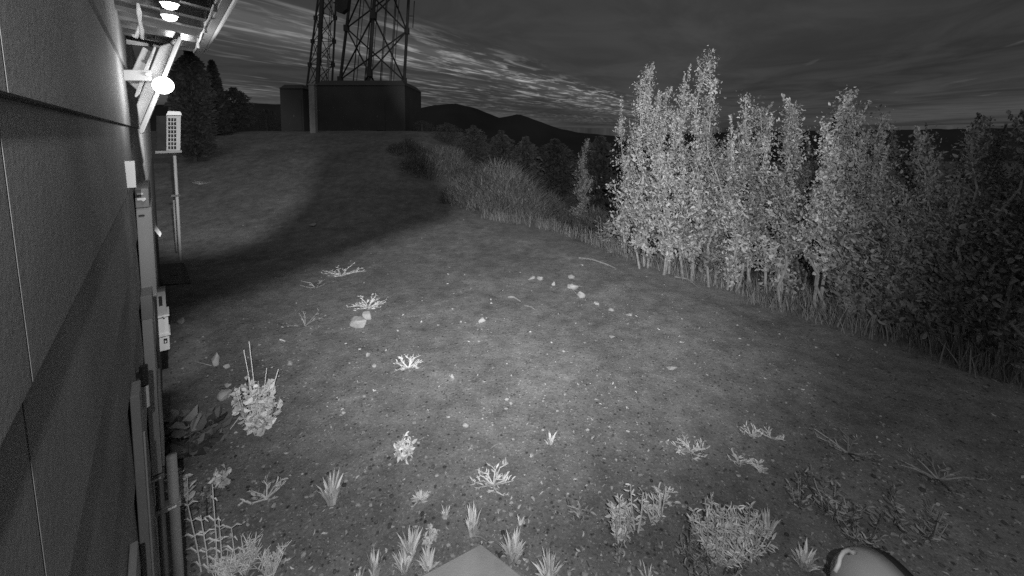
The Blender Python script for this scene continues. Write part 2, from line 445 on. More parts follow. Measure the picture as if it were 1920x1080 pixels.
# ------------------------------------------------------------------ floodlight under the eave (the lit lamp in the photo)
FD = 2.1
fl = empty('floodlight', at(290, 160, FD), 'big tilted white floodlight with a blazing lens on a wall arm', 'floodlight')
def P(pts, d): return [at(x, y, d) for x, y in pts]
mb = MB(); mb.prism(P([(336, 66), (341, 74), (270, 248), (265, 252), (260, 249), (262, 238), (300, 150), (326, 84)], FD), T * 0.143); mb.build('rim', 'white_paint', fl, bevel=0.006)
mb = MB(); mb.prism(P([(318, 80), (325, 86), (299, 150), (262, 236), (256, 196), (278, 140), (300, 86)], FD + 0.05), T * 0.091); mb.build('housing', 'white_paint', fl, bevel=0.006)
mb = MB(); mb.prism(P([(289, 86), (293, 88), (280, 124), (262, 176), (254, 183), (252, 180), (268, 132)], FD + 0.03), T * 0.078); mb.build('cooling_fin', 'white_paint', fl, bevel=0.004)
mb = MB(); mb.prism(P([(268, 87), (284, 96), (276, 126), (258, 170), (238, 152), (251, 124)], FD + 0.06), T * 0.065); mb.build('gear_box', 'white_paint', fl, bevel=0.005)
mb = MB(); mb.prism(P([(205, 130), (283, 131), (284, 150), (205, 151)], FD - 0.06), T * 0.033); mb.build('arm', 'white_paint', fl, bevel=0.004)
mb = MB(); q = at(277, 140, FD - 0.06); mb.tube([q, q - Vector(T * 0.013)], 0.009, 10); mb.build('bolt', 'steel', fl)
LP = at(306, 160, FD - 0.035)
mb = MB(); mb.tube([LP + T * 0.02, LP, LP - T * 0.018, LP - T * 0.026], [0.042, 0.043, 0.032, 0.014], 18)
mb.build('lens', 'lamp_glass', fl, smooth=True)
def spot(name, loc, target, watts, size, blend, radius):
    d = bpy.data.lights.new(name, 'SPOT'); d.energy = watts; d.spot_size = math.radians(size); d.spot_blend = blend; d.shadow_soft_size = radius
    o = bpy.data.objects.new(name, d); COL.objects.link(o); o.location = loc
    o.rotation_euler = (Vector(target) - Vector(loc)).to_track_quat('-Z', 'Y').to_euler(); return o
gd = bpy.data.lights.new('floodlight_glow', 'POINT'); gd.energy = 4.0; gd.shadow_soft_size = 0.03
go = bpy.data.objects.new('floodlight_glow', gd); COL.objects.link(go); go.location = LP - T * 0.20 + S * 0.05
spot('floodlight_beam', LP + S * 0.13 - T * 0.02 - Vector((0, 0, 0.05)), G(392, 312), 3200, 29, 0.5, 0.03)

sbt = wp(6.4, 0.06, 0.75)
spot('switch_box_fill', LP + S * 0.10 - T * 0.02 - Vector((0, 0, 0.06)), sbt, 330, 15, 0.8, 0.02)  # extra narrow beam added to brighten the switch box

# ------------------------------------------------------------------ infrared lamp above the camera, with unseen plates added to cut and dim its beam
IR = Vector((0.12, -0.25, 3.50))
ir = empty('infrared_lamp', IR, 'small grey infrared lamp with added light blocking plates, mounted over the camera', 'lamp')
mb = MB(); mb.box(IR + Vector((0, -0.10, 0)), (0.16, 0.12, 0.12)); mb.build('housing', 'dull_paint', ir, bevel=0.006)
mb = MB(); mb.tube([IR + Vector((0, -0.16, 0)), IR + Vector((-0.5, -0.5, 0.0))], 0.02, 8); mb.build('arm', 'dull_paint', ir)
A, B = G(336, 594), G(880, 396)
A2 = A + (A - B) * 0.9
def lerp_v(a, b, t): return a + (b - a) * t
def toward(p, k): return IR + (Vector(p) - IR).normalized() * k
e1, e2, e3 = toward(A2, 0.34), toward(A, 0.34), toward(lerp_v(A, B, 0.93), 0.34)
mb = MB()
upv = Vector((0, 0, 0.16))
out = (e2 - IR).normalized() * 0.012
mb.prism([e2, e3, lerp_v(e2, e3, 0.62) + upv, e2 + upv], out)
mb.build('shadow_plate', 'black', ir)  # unseen plate added to cast the straight shadow edge on the ground
mb = MB()
for k in range(6):
    a0, a1 = math.radians(-39.6 - 10 * k), math.radians(-49.6 - 10 * k)
    q0, q1 = Vector((math.sin(a0), math.cos(a0), 0)), Vector((math.sin(a1), math.cos(a1), 0))
    mb.box8([IR + q * r + Vector((0, 0, z)) for z in (-0.5, 0.16) for q, r in ((q0, 0.30), (q1, 0.30), (q1, 0.31), (q0, 0.31))])
mb.build('wall_dimmer', 'dimmer', ir)  # unseen part-clear sheet added to weaken the infrared light on the wall
spot('infrared_far_beam', IR, IR + ray(955, 190) * 5, 5100, 106, 1.0, 0.008)
spot('infrared_near_beam', IR, G(430, 950), 420, 84, 1.0, 0.008)
spot('infrared_side_beam', IR, G(1330, 1000), 260, 84, 1.0, 0.008)

# ------------------------------------------------------------------ things on the wall
def wthing(t, x0, x1, y0, y1, name, label, cat): pass
def wall_px_box(mb, t, depth_t, x0, x1, y0, y1):
    """a box standing on the wall whose near end face is seen between x0..x1 and y0..y1 at its middle height"""
    ym = (y0 + y1) / 2
    sa, _ = s_for(t, x0, ym); sb, _ = s_for(t, x1, ym)
    _, za = s_for(t, x1, y1); _, zb = s_for(t, x1, y0)
    wbox(mb, t, t + depth_t, max(sa, 0.012) if sa > -0.05 else sa, sb, za, zb); return sa, sb, za, zb

t0 = 2.9
sb_up, _ = s_for(t0, 290, 480)
c = empty('cable_cabinet', wp(t0, 0.05, 1.9), 'tall pale grey wall cabinet with dark hooded top, beside the white switch box', 'cabinet')
_, zt = s_for(t0, 290, 388); _, zb_ = s_for(t0, 290, 556); _, zh = s_for(t0, 290, 352)
mb = MB(); wbox(mb, t0, t0 + 0.5, 0.012, sb_up, zb_, zt); mb.build('body', 'grey_paint', c, bevel=0.004)
mb = MB(); wbox(mb, t0 - 0.01, t0 + 0.5, 0.012, sb_up - 0.008, zt + 0.003, zh); mb.build('hood', 'dull_paint', c, bevel=0.004)
mb = MB(); wbox(mb, t0 - 0.018, t0 - 0.0105, 0.02, sb_up - 0.02, zh - 0.06, zh - 0.048); wbox(mb, t0 - 0.018, t0 - 0.0105, 0.02, sb_up - 0.03, zh - 0.03, zh - 0.022); mb.build('hood_trim', 'white_paint', c)
mb = MB(); k = wp(t0 - 0.012, sb_up * 0.6, zt + 0.045); mb.tube([k, k - T * 0.012], 0.007, 8); mb.build('knob', 'white_paint', c)
mb = MB(); wbox(mb, t0 - 0.004, t0 - 0.001, 0.02, sb_up - 0.03, zt - 0.045, zt - 0.035); mb.build('seam', 'black', c)
t1 = 2.75
sd, _ = s_for(t1, 286, 600); _, zd0 = s_for(t1, 318, 880); _, zd1 = s_for(t1, 286, 596); _, zc1 = s_for(t1, 286, 552)
d_ = empty('cable_duct', wp(t1, 0.05, 0.6), 'long pale grey cable duct running down the wall below the cabinet', 'cable duct')
mb = MB(); wbox(mb, t1, t1 + 0.3, 0.012, sd, zd0, zd1); mb.build('body', 'grey_paint', d_, bevel=0.003)
mb = MB(); wbox(mb, t1 - 0.012, t1 + 0.3, 0.012, sd + 0.004, zd1 + 0.002, zc1); mb.build('collar', 'dull_paint', d_, bevel=0.003)
mb = MB(); wbox(mb, t1 + 0.02, t1 + 0.28, sd + 0.001, sd + 0.012, zd0 + 0.02, zd1 - 0.4); mb.build('cover_strip', 'dull_paint', d_, bevel=0.002)
for (sx, r, lab) in ((0.035, 0.018, 'thin dark conduit pipe below the duct, closer to the wall'), (0.092, 0.024, 'thick dark conduit pipe below the duct, outer of the two')):
    o = empty('conduit_pipe', wp(t1 + 0.12, sx, 0), lab, 'pipe', 'conduit pipes below the duct')
    mb = MB(); mb.tube([wp(t1 + 0.12, sx, zd0 + 0.001), wp(t1 + 0.12, sx, -0.3)], r, 12); mb.build('pipe', 'dull_paint', o, smooth=True)
    zc = s_for(t1, 310, 985)[1] if sx > 0.05 else s_for(t1, 275, 897)[1] - 0.1
    mb = MB(); wbox(mb, t1 + 0.09, t1 + 0.15, 0.012, sx + r + 0.006, zc, zc + 0.03); mb.build('pipe_clip', 'steel', o, bevel=0.003)
    mb = MB(); k = wp(t1 + 0.088, sx - 0.01, zc + 0.015); mb.tube([k - S * 0.018, k + S * 0.02], 0.006, 6); mb.build('clip_screw', 'white_paint', o)
# nearer the camera: upright boards and a black and white cylinder clipped to the wall
for i, (ta, tb, so, lab) in enumerate(((1.75, 1.86, 0.035, 'narrow upright batten on the wall nearest the duct'), (1.30, 1.44, 0.028, 'wider upright batten on the wall with a bright worn edge'), (0.80, 0.98, 0.022, 'broad upright board on the wall closest to the camera'))):
    o = empty('wall_batten', wp(ta, 0, 0.5), lab, 'batten', 'upright battens on the wall')
    mb = MB(); wbox(mb, ta, tb, 0.011, so, -0.3, 2.35 - 0.25 * i); mb.build('board', 'dull_paint', o, bevel=0.003)
    mb = MB(); wbox(mb, ta + 0.03, ta + 0.04, so + 0.0005, so + 0.005, 0.0, 2.2 - 0.25 * i); mb.build('beading', 'grey_paint', o)
tm = 2.2
sm, zm1 = s_for(tm, 253, 690); _, zm0 = s_for(tm, 266, 765)
o = empty('wall_sensor', wp(tm, sm, zm0), 'slim cylinder on the wall, black above and white below', 'sensor')
zmid = zm0 + (zm1 - zm0) * 0.52
sm2 = max(sm, 0.03)
mb = MB(); mb.tube([wp(tm, sm2, zm0), wp(tm, sm2, zmid)], 0.012, 10); mb.build('white_sleeve', 'white_paint', o)
mb = MB(); mb.tube([wp(tm, sm2, zmid + 0.002), wp(tm, sm2, zm1)], 0.014, 10); mb.build('black_cap', 'black', o)
mb = MB(); wbox(mb, tm - 0.01, tm + 0.01, 0.0, sm2, zmid + 0.04, zmid + 0.06); mb.build('clip', 'black', o)
# small white plate high on the wall, white lever below it
tn = 2.35
_, za = s_for(tn, 250, 352); _, zb = s_for(tn, 250, 302)
mb = MB(); s1 = s_for(tn, 254, 325)[0]; wbox(mb, tn, tn + 0.02, max(0.0, s1 - 0.035), max(s1, 0.03), za, zb); tag(mb.build('wall_plate', 'white_paint', bevel=0.002), 'narrow blank white plate standing off the wall above the hooded cabinet', 'plate')
# switch box, strongly lit
ts = 6.4
sbx = empty('switch_box', wp(ts, 0.1, 0.6), 'bright white electrical switch box with two straps low on the wall', 'switch box')
s0, zlo = s_for(ts, 292, 662); s1, zhi = s_for(ts, 316, 605)
s0 = min(s0, 0.0); _, ztop = s_for(ts, 310, 546); _, zst = s_for(ts, 314, 590); _, zst2 = s_for(ts, 314, 626)
mb = MB(); wbox(mb, ts, ts + 0.25, 0.012, s1, zlo, zst - 0.012); mb.build('body', 'white_paint', sbx, bevel=0.006)
mb = MB(); wbox(mb, ts, ts + 0.25, 0.012, s1 - 0.012, zst + 0.012, ztop); up = mb.build('upper_box', 'grey_paint', sbx, bevel=0.006)
mb = MB(); wbox(mb, ts - 0.008, ts - 0.001, 0.03, s1 - 0.045, zst + 0.13, ztop - 0.05); mb.build('window', 'black', sbx)
mb = MB(); wbox(mb, ts - 0.03, ts + 0.27, 0.012, s1 + 0.012, zst - 0.011, zst + 0.011); mb.build('strap', 'white_paint', sbx, bevel=0.003)
mb = MB(); wbox(mb, ts - 0.022, ts + 0.27, 0.0125, s1 + 0.012, zst2 - 0.014, zst2 + 0.014); mb.build('strap', 'white_paint', sbx, bevel=0.003)
mb = MB(); k = wp(ts - 0.03, s1 * 0.5, zst); mb.tube([k, k - T * 0.03 + S * 0.02], 0.008, 8); mb.build('latch', 'white_paint', sbx)
mb = MB(); wbox(mb, ts - 0.004, ts - 0.0005, s1 - 0.055, s1 - 0.02, zlo + 0.09, zlo + 0.15); st = mb.build('label_sticker', 'black', sbx)
mb = MB(); wbox(mb, ts - 0.007, ts - 0.0042, s1 - 0.045, s1 - 0.030, zlo + 0.10, zlo + 0.125); mb.build('sticker_mark', 'white_paint', st)
mb = MB(); wbox(mb, ts - 0.004, ts - 0.0005, s1 - 0.070, s1 - 0.066, zlo + 0.17, zlo + 0.20); mb.build('sticker_mark', 'black', sbx)
tl = 4.2
mb = MB(); mb.prism([at(286, 402, 3.3), at(289, 404, 3.3), at(293, 424, 3.3), at(303, 438, 3.3), at(300, 445, 3.3), at(291, 434, 3.3), at(286, 428, 3.3)], T * 0.04); tag(mb.build('lever', 'white_paint', bevel=0.003), 'bent white lever sticking out behind the pale cabinet', 'lever')

# vented cabinet on the wall end and the pole under it
PD = 8.5
vc = empty('vented_cabinet', at(318, 285, PD), 'pale vented cabinet with a gridded front high at the wall end', 'cabinet')
mb = MB(); mb.prism(P([(312, 217), (339, 217), (338, 282), (312, 284)], PD), T * 0.35); mb.build('body', 'grey_paint', vc, bevel=0.006)
mb = MB(); mb.prism(P([(315, 208), (338, 209), (341, 216), (311, 216)], PD - 0.02), T * 0.39); mb.build('top_cap', 'white_paint', vc, bevel=0.006)
mb = MB(); mb.prism(P([(314.5, 220), (330.5, 220), (330.5, 280), (314.5, 281)], PD - 0.012), T * 0.010); gp = mb.build('back_panel', 'black', vc)
mb = MB()
for i in range(9):
    y = 220 + i * 7.5
    mb.prism(P([(314, y), (331, y), (331, y + 1.6), (314, y + 1.6)], PD - 0.03), T * 0.016)
for x in (314, 319.5, 325, 330.5): mb.prism(P([(x, 219), (x + 1.3, 219), (x + 1.3, 281.5), (x, 281.5)], PD - 0.022), T * 0.0085)
mb.build('grille', 'grey_paint', vc)
mb = MB(); mb.prism(P([(293, 217), (311.3, 217), (311.3, 281), (293, 281)], PD + 0.08), T * 0.4); mb.build('side_box', 'black', vc, bevel=0.006)
mb = MB(); mb.prism(P([(291, 283), (341, 282), (341, 286), (291, 288)], PD - 0.05), T * 0.5); mb.build('shelf', 'dull_paint', vc, bevel=0.004)
pb = G(339, 489)
pole = empty('support_pole', pb, 'slender double conduit pole standing below the vented cabinet', 'pole')
pt = at(338, 281, PD); pt.x, pt.y = pb.x, pb.y
mb = MB(); mb.tube([pb - Vector((0, 0, 0.2)), pt], 0.034, 10); mb.build('post', 'grey_paint', pole, smooth=True)
mb = MB(); mb.tube([pb + Vector((-0.08, -0.01, 0.25)), Vector((pb.x - 0.08, pb.y - 0.01, pb.z + 1.55))], 0.02, 8); mb.build('conduit', 'dull_paint', pole, smooth=True)
mb = MB(); mb.box((pb.x - 0.03, pb.y, pb.z + 1.66), (0.16, 0.09, 0.05)); mb.build('clamp', 'steel', pole, bevel=0.004)
mb = MB(); mb.box((pt.x, pt.y, pt.z + 0.02), (0.13, 0.13, 0.05)); mb.build('cap', 'white_paint', pole, bevel=0.006)
# dark access hatch on the ground
q = [G(x, y) + Vector((0, 0, 0.03)) for x, y in ((298, 498), (345, 496), (358, 532), (302, 536))]
zm = sum(p.z for p in q) / 4
for p in q: p.z = zm
h = empty('ground_hatch', sum(q, Vector()) / 4, 'dark rectangular hatch cover lying on the dirt below the pole', 'hatch')
mb = MB(); mb.prism(q, (0, 0, -0.15)); mb.build('cover', 'black', h, bevel=0.008)
mid = sum(q, Vector()) / 4
mb = MB(); mb.prism([mid + (p - mid) * 0.25 + Vector((0, 0, 0.012)) for p in q], (0, 0, -0.011)); mb.build('handle_plate', 'wall_dark', h)

# ------------------------------------------------------------------ shelters and towers on the rise
def shelter(name, label, xs, ytop, yeave, d, depth, chamfer):
    x0, x1 = xs
    a, b = at(x0, yeave, d), at(x1, yeave, d); ztop = at((x0 + x1) / 2, ytop, d).z
    zb = min(terrain(a.x, d), terrain(b.x, d)) - 0.5
    o = empty(name, ((a.x + b.x) / 2, d, zb + 0.5), label, 'shelter')
    mb = MB(); mb.box(((a.x + b.x) / 2, d + depth / 2, (a.z + zb) / 2), (b.x - a.x - 0.1, depth, a.z - zb)); mb.build('wall', 'shelter', o)
    c = px_size(chamfer, d)
    mb = MB()
    lo = [Vector((a.x, d - 0.05, a.z + 0.003)), Vector((b.x, d - 0.05, a.z + 0.003)), Vector((b.x, d + depth + 0.05, a.z + 0.003)), Vector((a.x, d + depth + 0.05, a.z + 0.003))]
    hi = [Vector((a.x + c * 1.2, d + min(0.3, depth * 0.2), ztop)), Vector((b.x - c, d + min(0.3, depth * 0.2), ztop)), Vector((b.x - c, d + depth - 0.3, ztop)), Vector((a.x + c * 1.2, d + depth - 0.3, ztop))]
    mb.box8(lo + hi); mb.build('roof', 'shelter', o)
    mb = MB(); w = px_size(16, d); mb.box((a.x + (b.x - a.x) * 0.72, d - 0.022, zb + 0.5 + 1.05), (w, 0.04, 2.0)); dr = mb.build('door', 'shelter', o)
    mb = MB(); mb.box((a.x + (b.x - a.x) * 0.72 - w * 0.38, d - 0.06, zb + 1.5), (0.04, 0.03, 0.14)); mb.build('handle', 'steel', dr)
    return o
shelter('equipment_shelter', 'long dark equipment shelter with sloped roof edges below the big lattice tower', (591, 760), 150, 160, 28.0, 5.0, 8)
shelter('equipment_shelter', 'small dark hut with sloped roof edges left of the pale post', (523, 569), 158, 166, 26.5, 1.05, 6)
tb = at(588, 222, 25.0); tb.z = terrain(tb.x, tb.y)
o = empty('concrete_post', tb, 'pale upright post standing between the two dark shelters', 'post')
tp = at(589, 160, 25.0)
mb = MB(); mb.box((tb.x, tb.y, (tb.z - 0.3 + tp.z) / 2), (px_size(10.5, 25), 0.35, tp.z - tb.z + 0.3)); mb.build('shaft', 'concrete', o, bevel=0.02)
mb = MB(); mb.box((tb.x, tb.y, tp.z + 0.042), (px_size(12, 25), 0.4, 0.08)); mb.build('cap', 'concrete', o, bevel=0.01)

def lerp(a, b, t): return a + (b - a) * t
def lattice(name, label, legs_base, legs_top, zs, r_leg, r_br, xpanels=True, horiz=True):
    """legs at ground level and at height, zs = heights of the panel points"""
    o = empty(name, sum(legs_base, Vector()) / len(legs_base), label, 'tower')
    zb, zt = legs_base[0].z, legs_top[0].z
    def L(i, z): return lerp(legs_base[i], legs_top[i], (z - zb) / (zt - zb))
    n = len(legs_base)
    for i in range(n):
        mb = MB(); mb.tube([legs_base[i], legs_top[i]], [r_leg * 1.1, r_leg * 0.9], 8)
        for z in zs: 
            p = L(i, z); mb.box(p, (r_leg * 3.0, r_leg * 3.0, r_leg * 4.2))
        mb.build('leg', 'tower', o)
    for i in range(n):
        j = (i + 1) % n
        mb = MB()
        for z0, z1 in zip(zs, zs[1:]):
            mb.tube([L(i, z0), L(j, z1)], r_br, 5); mb.tube([L(j, z0), L(i, z1)], r_br, 5)
            if horiz: mb.tube([L(i, z1), L(j, z1)], r_br * 0.8, 5)
        mb.build('bracing', 'tower', o)
    return o, L
TD = 36.0
zb = 3.2
lg = [(634, 688, 762)]
def tower_legs(xs_bot, y_bot, xs_top, y_top, ds):
    base, top = [], []
    for xb, xt, d in zip(xs_bot, xs_top, ds):
        p, q = at(xb, y_bot, d), at(xt, y_top, d)
        k0, k1 = (zb - p.z) / (q.z - p.z), (26.0 - p.z) / (q.z - p.z)
        base.append(lerp(p, q, k0)); top.append(lerp(p, q, k1))
    for b, t in zip(base, top): b.z, t.z = zb, 26.0
    return base, top
bs, tp_ = tower_legs((638, 692, 758), 150, (656, 702, 766), 0, (37.5, 33.5, 38.5))
big, Lbig = lattice('lattice_tower', 'large three legged lattice tower with wide cross bracing behind the long shelter', bs, tp_, [3.2, 8.1, 12.7, 17.3, 21.9], 0.135, 0.075, horiz=False)
cen = lambda z: (Lbig(0, z) + Lbig(1, z) + Lbig(2, z)) / 3
mb = MB()
for k, (dx, dy) in enumerate(((-0.5, 0), (-0.35, 0.1), (-0.2, 0), (0.6, 0.2), (0.75, 0), (1.3, 0.2), (1.5, -0.2), (1.65, 0), (-1.2, 0.3), (-1.35, 0))):
    mb.tube([cen(3.2) + Vector((dx * 1.25, dy, 0)), cen(26.0) + Vector((dx, dy, 0))], 0.03 if k % 3 else 0.05, 5)
mb.build('feeder_cable', 'tower', big)
mb = MB()
for dx in (-0.22, 0.22): mb.tube([cen(3.2) + Vector((dx, -0.6, 0)), cen(26) + Vector((dx, -0.6, 0))], 0.03, 5)
for i in range(56): mb.tube([cen(3.3 + i * 0.39) + Vector((-0.22, -0.6, 0)), cen(3.3 + i * 0.39) + Vector((0.22, -0.6, 0))], 0.016, 4)
mb.build('ladder', 'tower', big)
mb = MB(); p = at(774, 8, 38.5); mb.tube([at(774, 52, 38.5), at(777, 2, 38.5)], 0.05, 6); mb.tube([at(774, 30, 38.5), at(765, 30, 38.5)], 0.04, 5); mb.build('whip_antenna', 'tower', big)
bs2, tp2 = tower_legs((577, 597, 623), 150, (596, 605, 630), 0, (31.5, 30.0, 31.5))
sm_, Ls = lattice('lattice_tower', 'slim lattice mast with a dark antenna box left of the large tower', bs2, tp2, [3.2 + 1.75 * i for i in range(13)], 0.075, 0.028)
mb = MB(); mb.tube([Ls(1, 3.2) + Vector((0, -0.1, 0)), Ls(1, 26.0) + Vector((0, -0.1, 0))], 0.16, 8); mb.build('cable_trunk', 'tower', sm_)
mb = MB()
for dx in (0.5, 0.62, 0.95): mb.tube([Ls(1, 3.2) + Vector((dx, 0.2, 0)), Ls(1, 26.0) + Vector((dx * 0.9, 0.2, 0))], 0.025, 5)
mb.build('feeder_cable', 'tower', sm_)
mb = MB(); mb.prism(P([(628, -14), (654, -10), (650, 16), (641, 24), (628, 19)], 31.0), (0, 0.5, 0)); ab = mb.build('antenna_box', 'tower', sm_)
mb = MB(); mb.tube([at(629, 5, 31.2), at(626, 5, 31.4)], 0.05, 6); mb.build('mounting_arm', 'tower', ab)

# ------------------------------------------------------------------ vegetation
def stem_path(b, top, rng, n=7, wob=0.06):
    pts = []
    for i in range(n):
        t = i / (n - 1); p = lerp(b, top, t)
        w = wob * math.sin(t * math.pi)
        pts.append(p + Vector((rng.normal() * w, rng.normal() * w, 0)))
    return pts
def tall_shrub(base, hgt, rad, label, seed, nst=3, bare=0.14, lmat='leaf', group='tall shrubs along the bank', density=1.0, lsize=0.104, name='tall_shrub', cat='shrub', bark='bark', lean=0.0):
    rng = np.random.default_rng(seed); b = Vector(base)
    o = empty(name, b, label, cat, group)
    tr = MB(); C, A, LS = [], [], []
    for s in range(nst):
        a = rng.uniform(0, 2 * math.pi); rr = rad * (0.25 if nst == 1 else rng.uniform(0.25, 0.7))
        hh = hgt * (1.0 if s == 0 else rng.uniform(0.66, 0.95))
        top = b + Vector((math.cos(a) * rr + lean * hh, math.sin(a) * rr, hh))
        b0 = b + Vector((math.cos(a) * 0.10, math.sin(a) * 0.10, -0.1))
        pts = stem_path(b0, top, rng, 9, 0.13)
        tr.tube(pts, list(np.linspace(0.030, 0.007, len(pts)) * (0.8 + hgt * 0.06)), 6)
        def at_h(t):
            f = t * (len(pts) - 1); i = min(int(f), len(pts) - 2); return lerp(pts[i], pts[i + 1], f - i)
        nb = int(hgt * 11)
        for k in range(nb):
            t = bare + (1 - bare) * (k + rng.uniform()) / nb
            q = at_h(min(t, 1.0)); w = rad * 0.80 * min(1.0, (1.03 - t) * 1.7) * rng.uniform(0.15, 1.3) * (1.8 if rng.uniform() < 0.09 else 1.0) * (0.7 + 0.9 * noise.noise((t * 4.0, s * 7.0, seed * 1.3)))
            if rng.uniform() < 0.24: continue
            an = rng.uniform(0, 2 * math.pi); blen = max(0.10, w)
            dirv = Vector((math.cos(an), math.sin(an), rng.uniform(0.7, 1.5))).normalized()
            e = q + dirv * blen
            tr.tube([q, e], [0.008, 0.003], 4, cap=False)
            nl = int((20 + blen * 90) * density * (1 + 0.5 * t))
            u = rng.uniform(0.15, 1.05, nl) ** 0.8
            cc = np.array(q)[None] + np.outer(u * blen, np.array(dirv)) + rng.normal(scale=0.065 + 0.05 * blen, size=(nl, 3))
            C.append(cc); ax = rng.normal(scale=0.75, size=(nl, 3)) + np.array(dirv) * 0.6; ax[:, 2] += 0.1; A.append(ax)
            LS.append(lsize * (0.35 + 1.1 * rng.uniform(0, 1, nl) ** 1.6) * (1.08 - 0.6 * t))
        for k in range(5):
            q = at_h(rng.uniform(0.55, 0.98)); e = q + Vector((rng.normal() * 0.10, rng.normal() * 0.10, rng.uniform(0.3, 0.75) * hgt / 4.5))
            e.z = min(e.z, b.z + hgt * 1.03)
            tr.tube([q, e], [0.006, 0.002], 4, cap=False)
            nl = 60; u = rng.uniform(0, 1.02, nl); dv = np.array(e - q)
            C.append(np.array(q)[None] + np.outer(u, dv) + rng.normal(scale=0.045, size=(nl, 3)) * (1.15 - u)[:, None]); ax = rng.normal(scale=0.6, size=(nl, 3)); ax[:, 2] += 0.9; A.append(ax); LS.append(lsize * rng.uniform(0.35, 0.7, nl))
    C, A, LS = np.concatenate(C), np.concatenate(A), np.concatenate(LS)
    tr.build('trunk', bark, o)
    leaves_mb(C, A, LS, LS * 0.52, rng).build('crown', lmat, o)
    return o
# (foot x, foot y, top y, half width in px, stems, leaf material, label)
SHR = [
    (1086, 424, 264, 30, 2, 'leaf', 'slim short shrub standing apart before the dark gap'),
    (1178, 478, 165, 40, 3, 'leaf', 'tall bright shrub at the front edge of the row beside the dark gap'),
    (1206, 502, 128, 34, 3, 'leaf', 'tall pale shrub with dense low leaves in the brightest clump'),
    (1252, 515, 172, 40, 3, 'leaf', 'broad pale shrub between the two tallest plumes'),
    (1290, 522, 104, 42, 3, 'leaf', 'tallest shrub of the row with a thin pointed plume'),
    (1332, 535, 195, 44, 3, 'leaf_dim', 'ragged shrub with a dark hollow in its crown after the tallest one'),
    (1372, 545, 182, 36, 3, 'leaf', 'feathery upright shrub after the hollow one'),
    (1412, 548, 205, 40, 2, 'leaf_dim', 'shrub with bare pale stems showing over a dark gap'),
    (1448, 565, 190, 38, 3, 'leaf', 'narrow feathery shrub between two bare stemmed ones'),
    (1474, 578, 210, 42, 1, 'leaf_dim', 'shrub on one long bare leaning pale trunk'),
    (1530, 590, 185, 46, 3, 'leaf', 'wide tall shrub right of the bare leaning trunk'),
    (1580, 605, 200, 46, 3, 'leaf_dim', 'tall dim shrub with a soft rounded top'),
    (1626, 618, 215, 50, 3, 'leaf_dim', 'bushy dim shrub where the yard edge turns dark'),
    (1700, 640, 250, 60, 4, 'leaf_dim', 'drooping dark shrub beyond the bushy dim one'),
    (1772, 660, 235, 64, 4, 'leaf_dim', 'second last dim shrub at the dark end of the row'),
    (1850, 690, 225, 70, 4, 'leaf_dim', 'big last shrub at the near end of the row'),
]
for i, (x, y, yt, hw, ns, lm, lab) in enumerate(SHR):
    b = G(x, y); hg = at(x, yt, b.y).z - b.z
    bare = 0.32 if ('bare' in lab and 'between' not in lab) else 0.10
    tall_shrub(b, hg, px_size(hw, b.y) * 1.15, lab, 100 + i, ns, bare, lm, density=0.95, lean=0.0)
# second rank behind, fills the row
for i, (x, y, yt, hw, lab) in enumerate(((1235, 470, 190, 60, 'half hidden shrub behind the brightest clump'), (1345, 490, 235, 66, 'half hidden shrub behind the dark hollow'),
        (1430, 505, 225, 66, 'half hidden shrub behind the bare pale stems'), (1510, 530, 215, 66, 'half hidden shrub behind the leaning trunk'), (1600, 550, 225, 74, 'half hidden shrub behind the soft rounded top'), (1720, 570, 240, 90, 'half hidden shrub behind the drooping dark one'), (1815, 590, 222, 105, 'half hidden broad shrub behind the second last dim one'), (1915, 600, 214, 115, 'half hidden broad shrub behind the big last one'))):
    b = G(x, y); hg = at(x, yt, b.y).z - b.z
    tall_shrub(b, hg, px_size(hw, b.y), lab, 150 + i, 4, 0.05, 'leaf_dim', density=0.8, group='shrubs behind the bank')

# mound bushes of fine dry grass beyond the yard
def grass_bush(x, y, wpx, yt, label, seed, n=1500):
    rng = np.random.default_rng(seed); b = G(x, y); R = px_size(wpx / 2, b.y); hh = at(x, yt, b.y + R * 0.5).z - b.z
    roots, leans, hs, ws = [], [], [], []
    for _ in range(n):
        a, r = rng.uniform(0, 2 * math.pi), R * rng.uniform() ** 0.5
        q = Vector((b.x + math.cos(a) * r, b.y + math.sin(a) * r * 0.8 + R * 0.4, 0)); q.z = terrain(q.x, q.y) - 0.02
        env = (1 - (r / R) ** 2 * 0.75)
        lv = rng.uniform(0, 0.72) * hh * env
        roots.append(q + Vector((0, 0, lv))); leans.append((math.cos(a) * r / R * 0.7 + rng.normal() * 0.75, math.sin(a) * r / R * 0.7 + rng.normal() * 0.75, 0))
        hs.append(max(0.10, (hh * env - lv) * rng.uniform(0.15, 0.75))); ws.append(rng.uniform(0.012, 0.032))
    o = blades_mb(roots, leans, hs, ws, rng).build('grass_bush', 'blade_dim'); tag(o, label, 'bush', 'dry bushes at the yard end')
grass_bush(945, 398, 190, 272, 'largest rounded dry bush at the far edge of the yard', 11, 8000)
grass_bush(870, 385, 90, 315, 'small dry bush at the left foot of the largest rounded bush', 12, 2200)
grass_bush(1030, 410, 90, 340, 'low dry bush between the rounded bush and the slim shrub', 13, 2200)
grass_bush(1120, 432, 90, 370, 'low dry bush below the black gap', 14, 2200)
grass_bush(800, 330, 110, 285, 'dim distant dry bush beyond the shadowed ground', 15, 1600)
grass_bush(845, 330, 120, 262, 'dim tall dry bush left behind the largest rounded bush', 16, 2400)
grass_bush(765, 290, 90, 258, 'dim low dry bush right of the long shelter', 17, 1200)
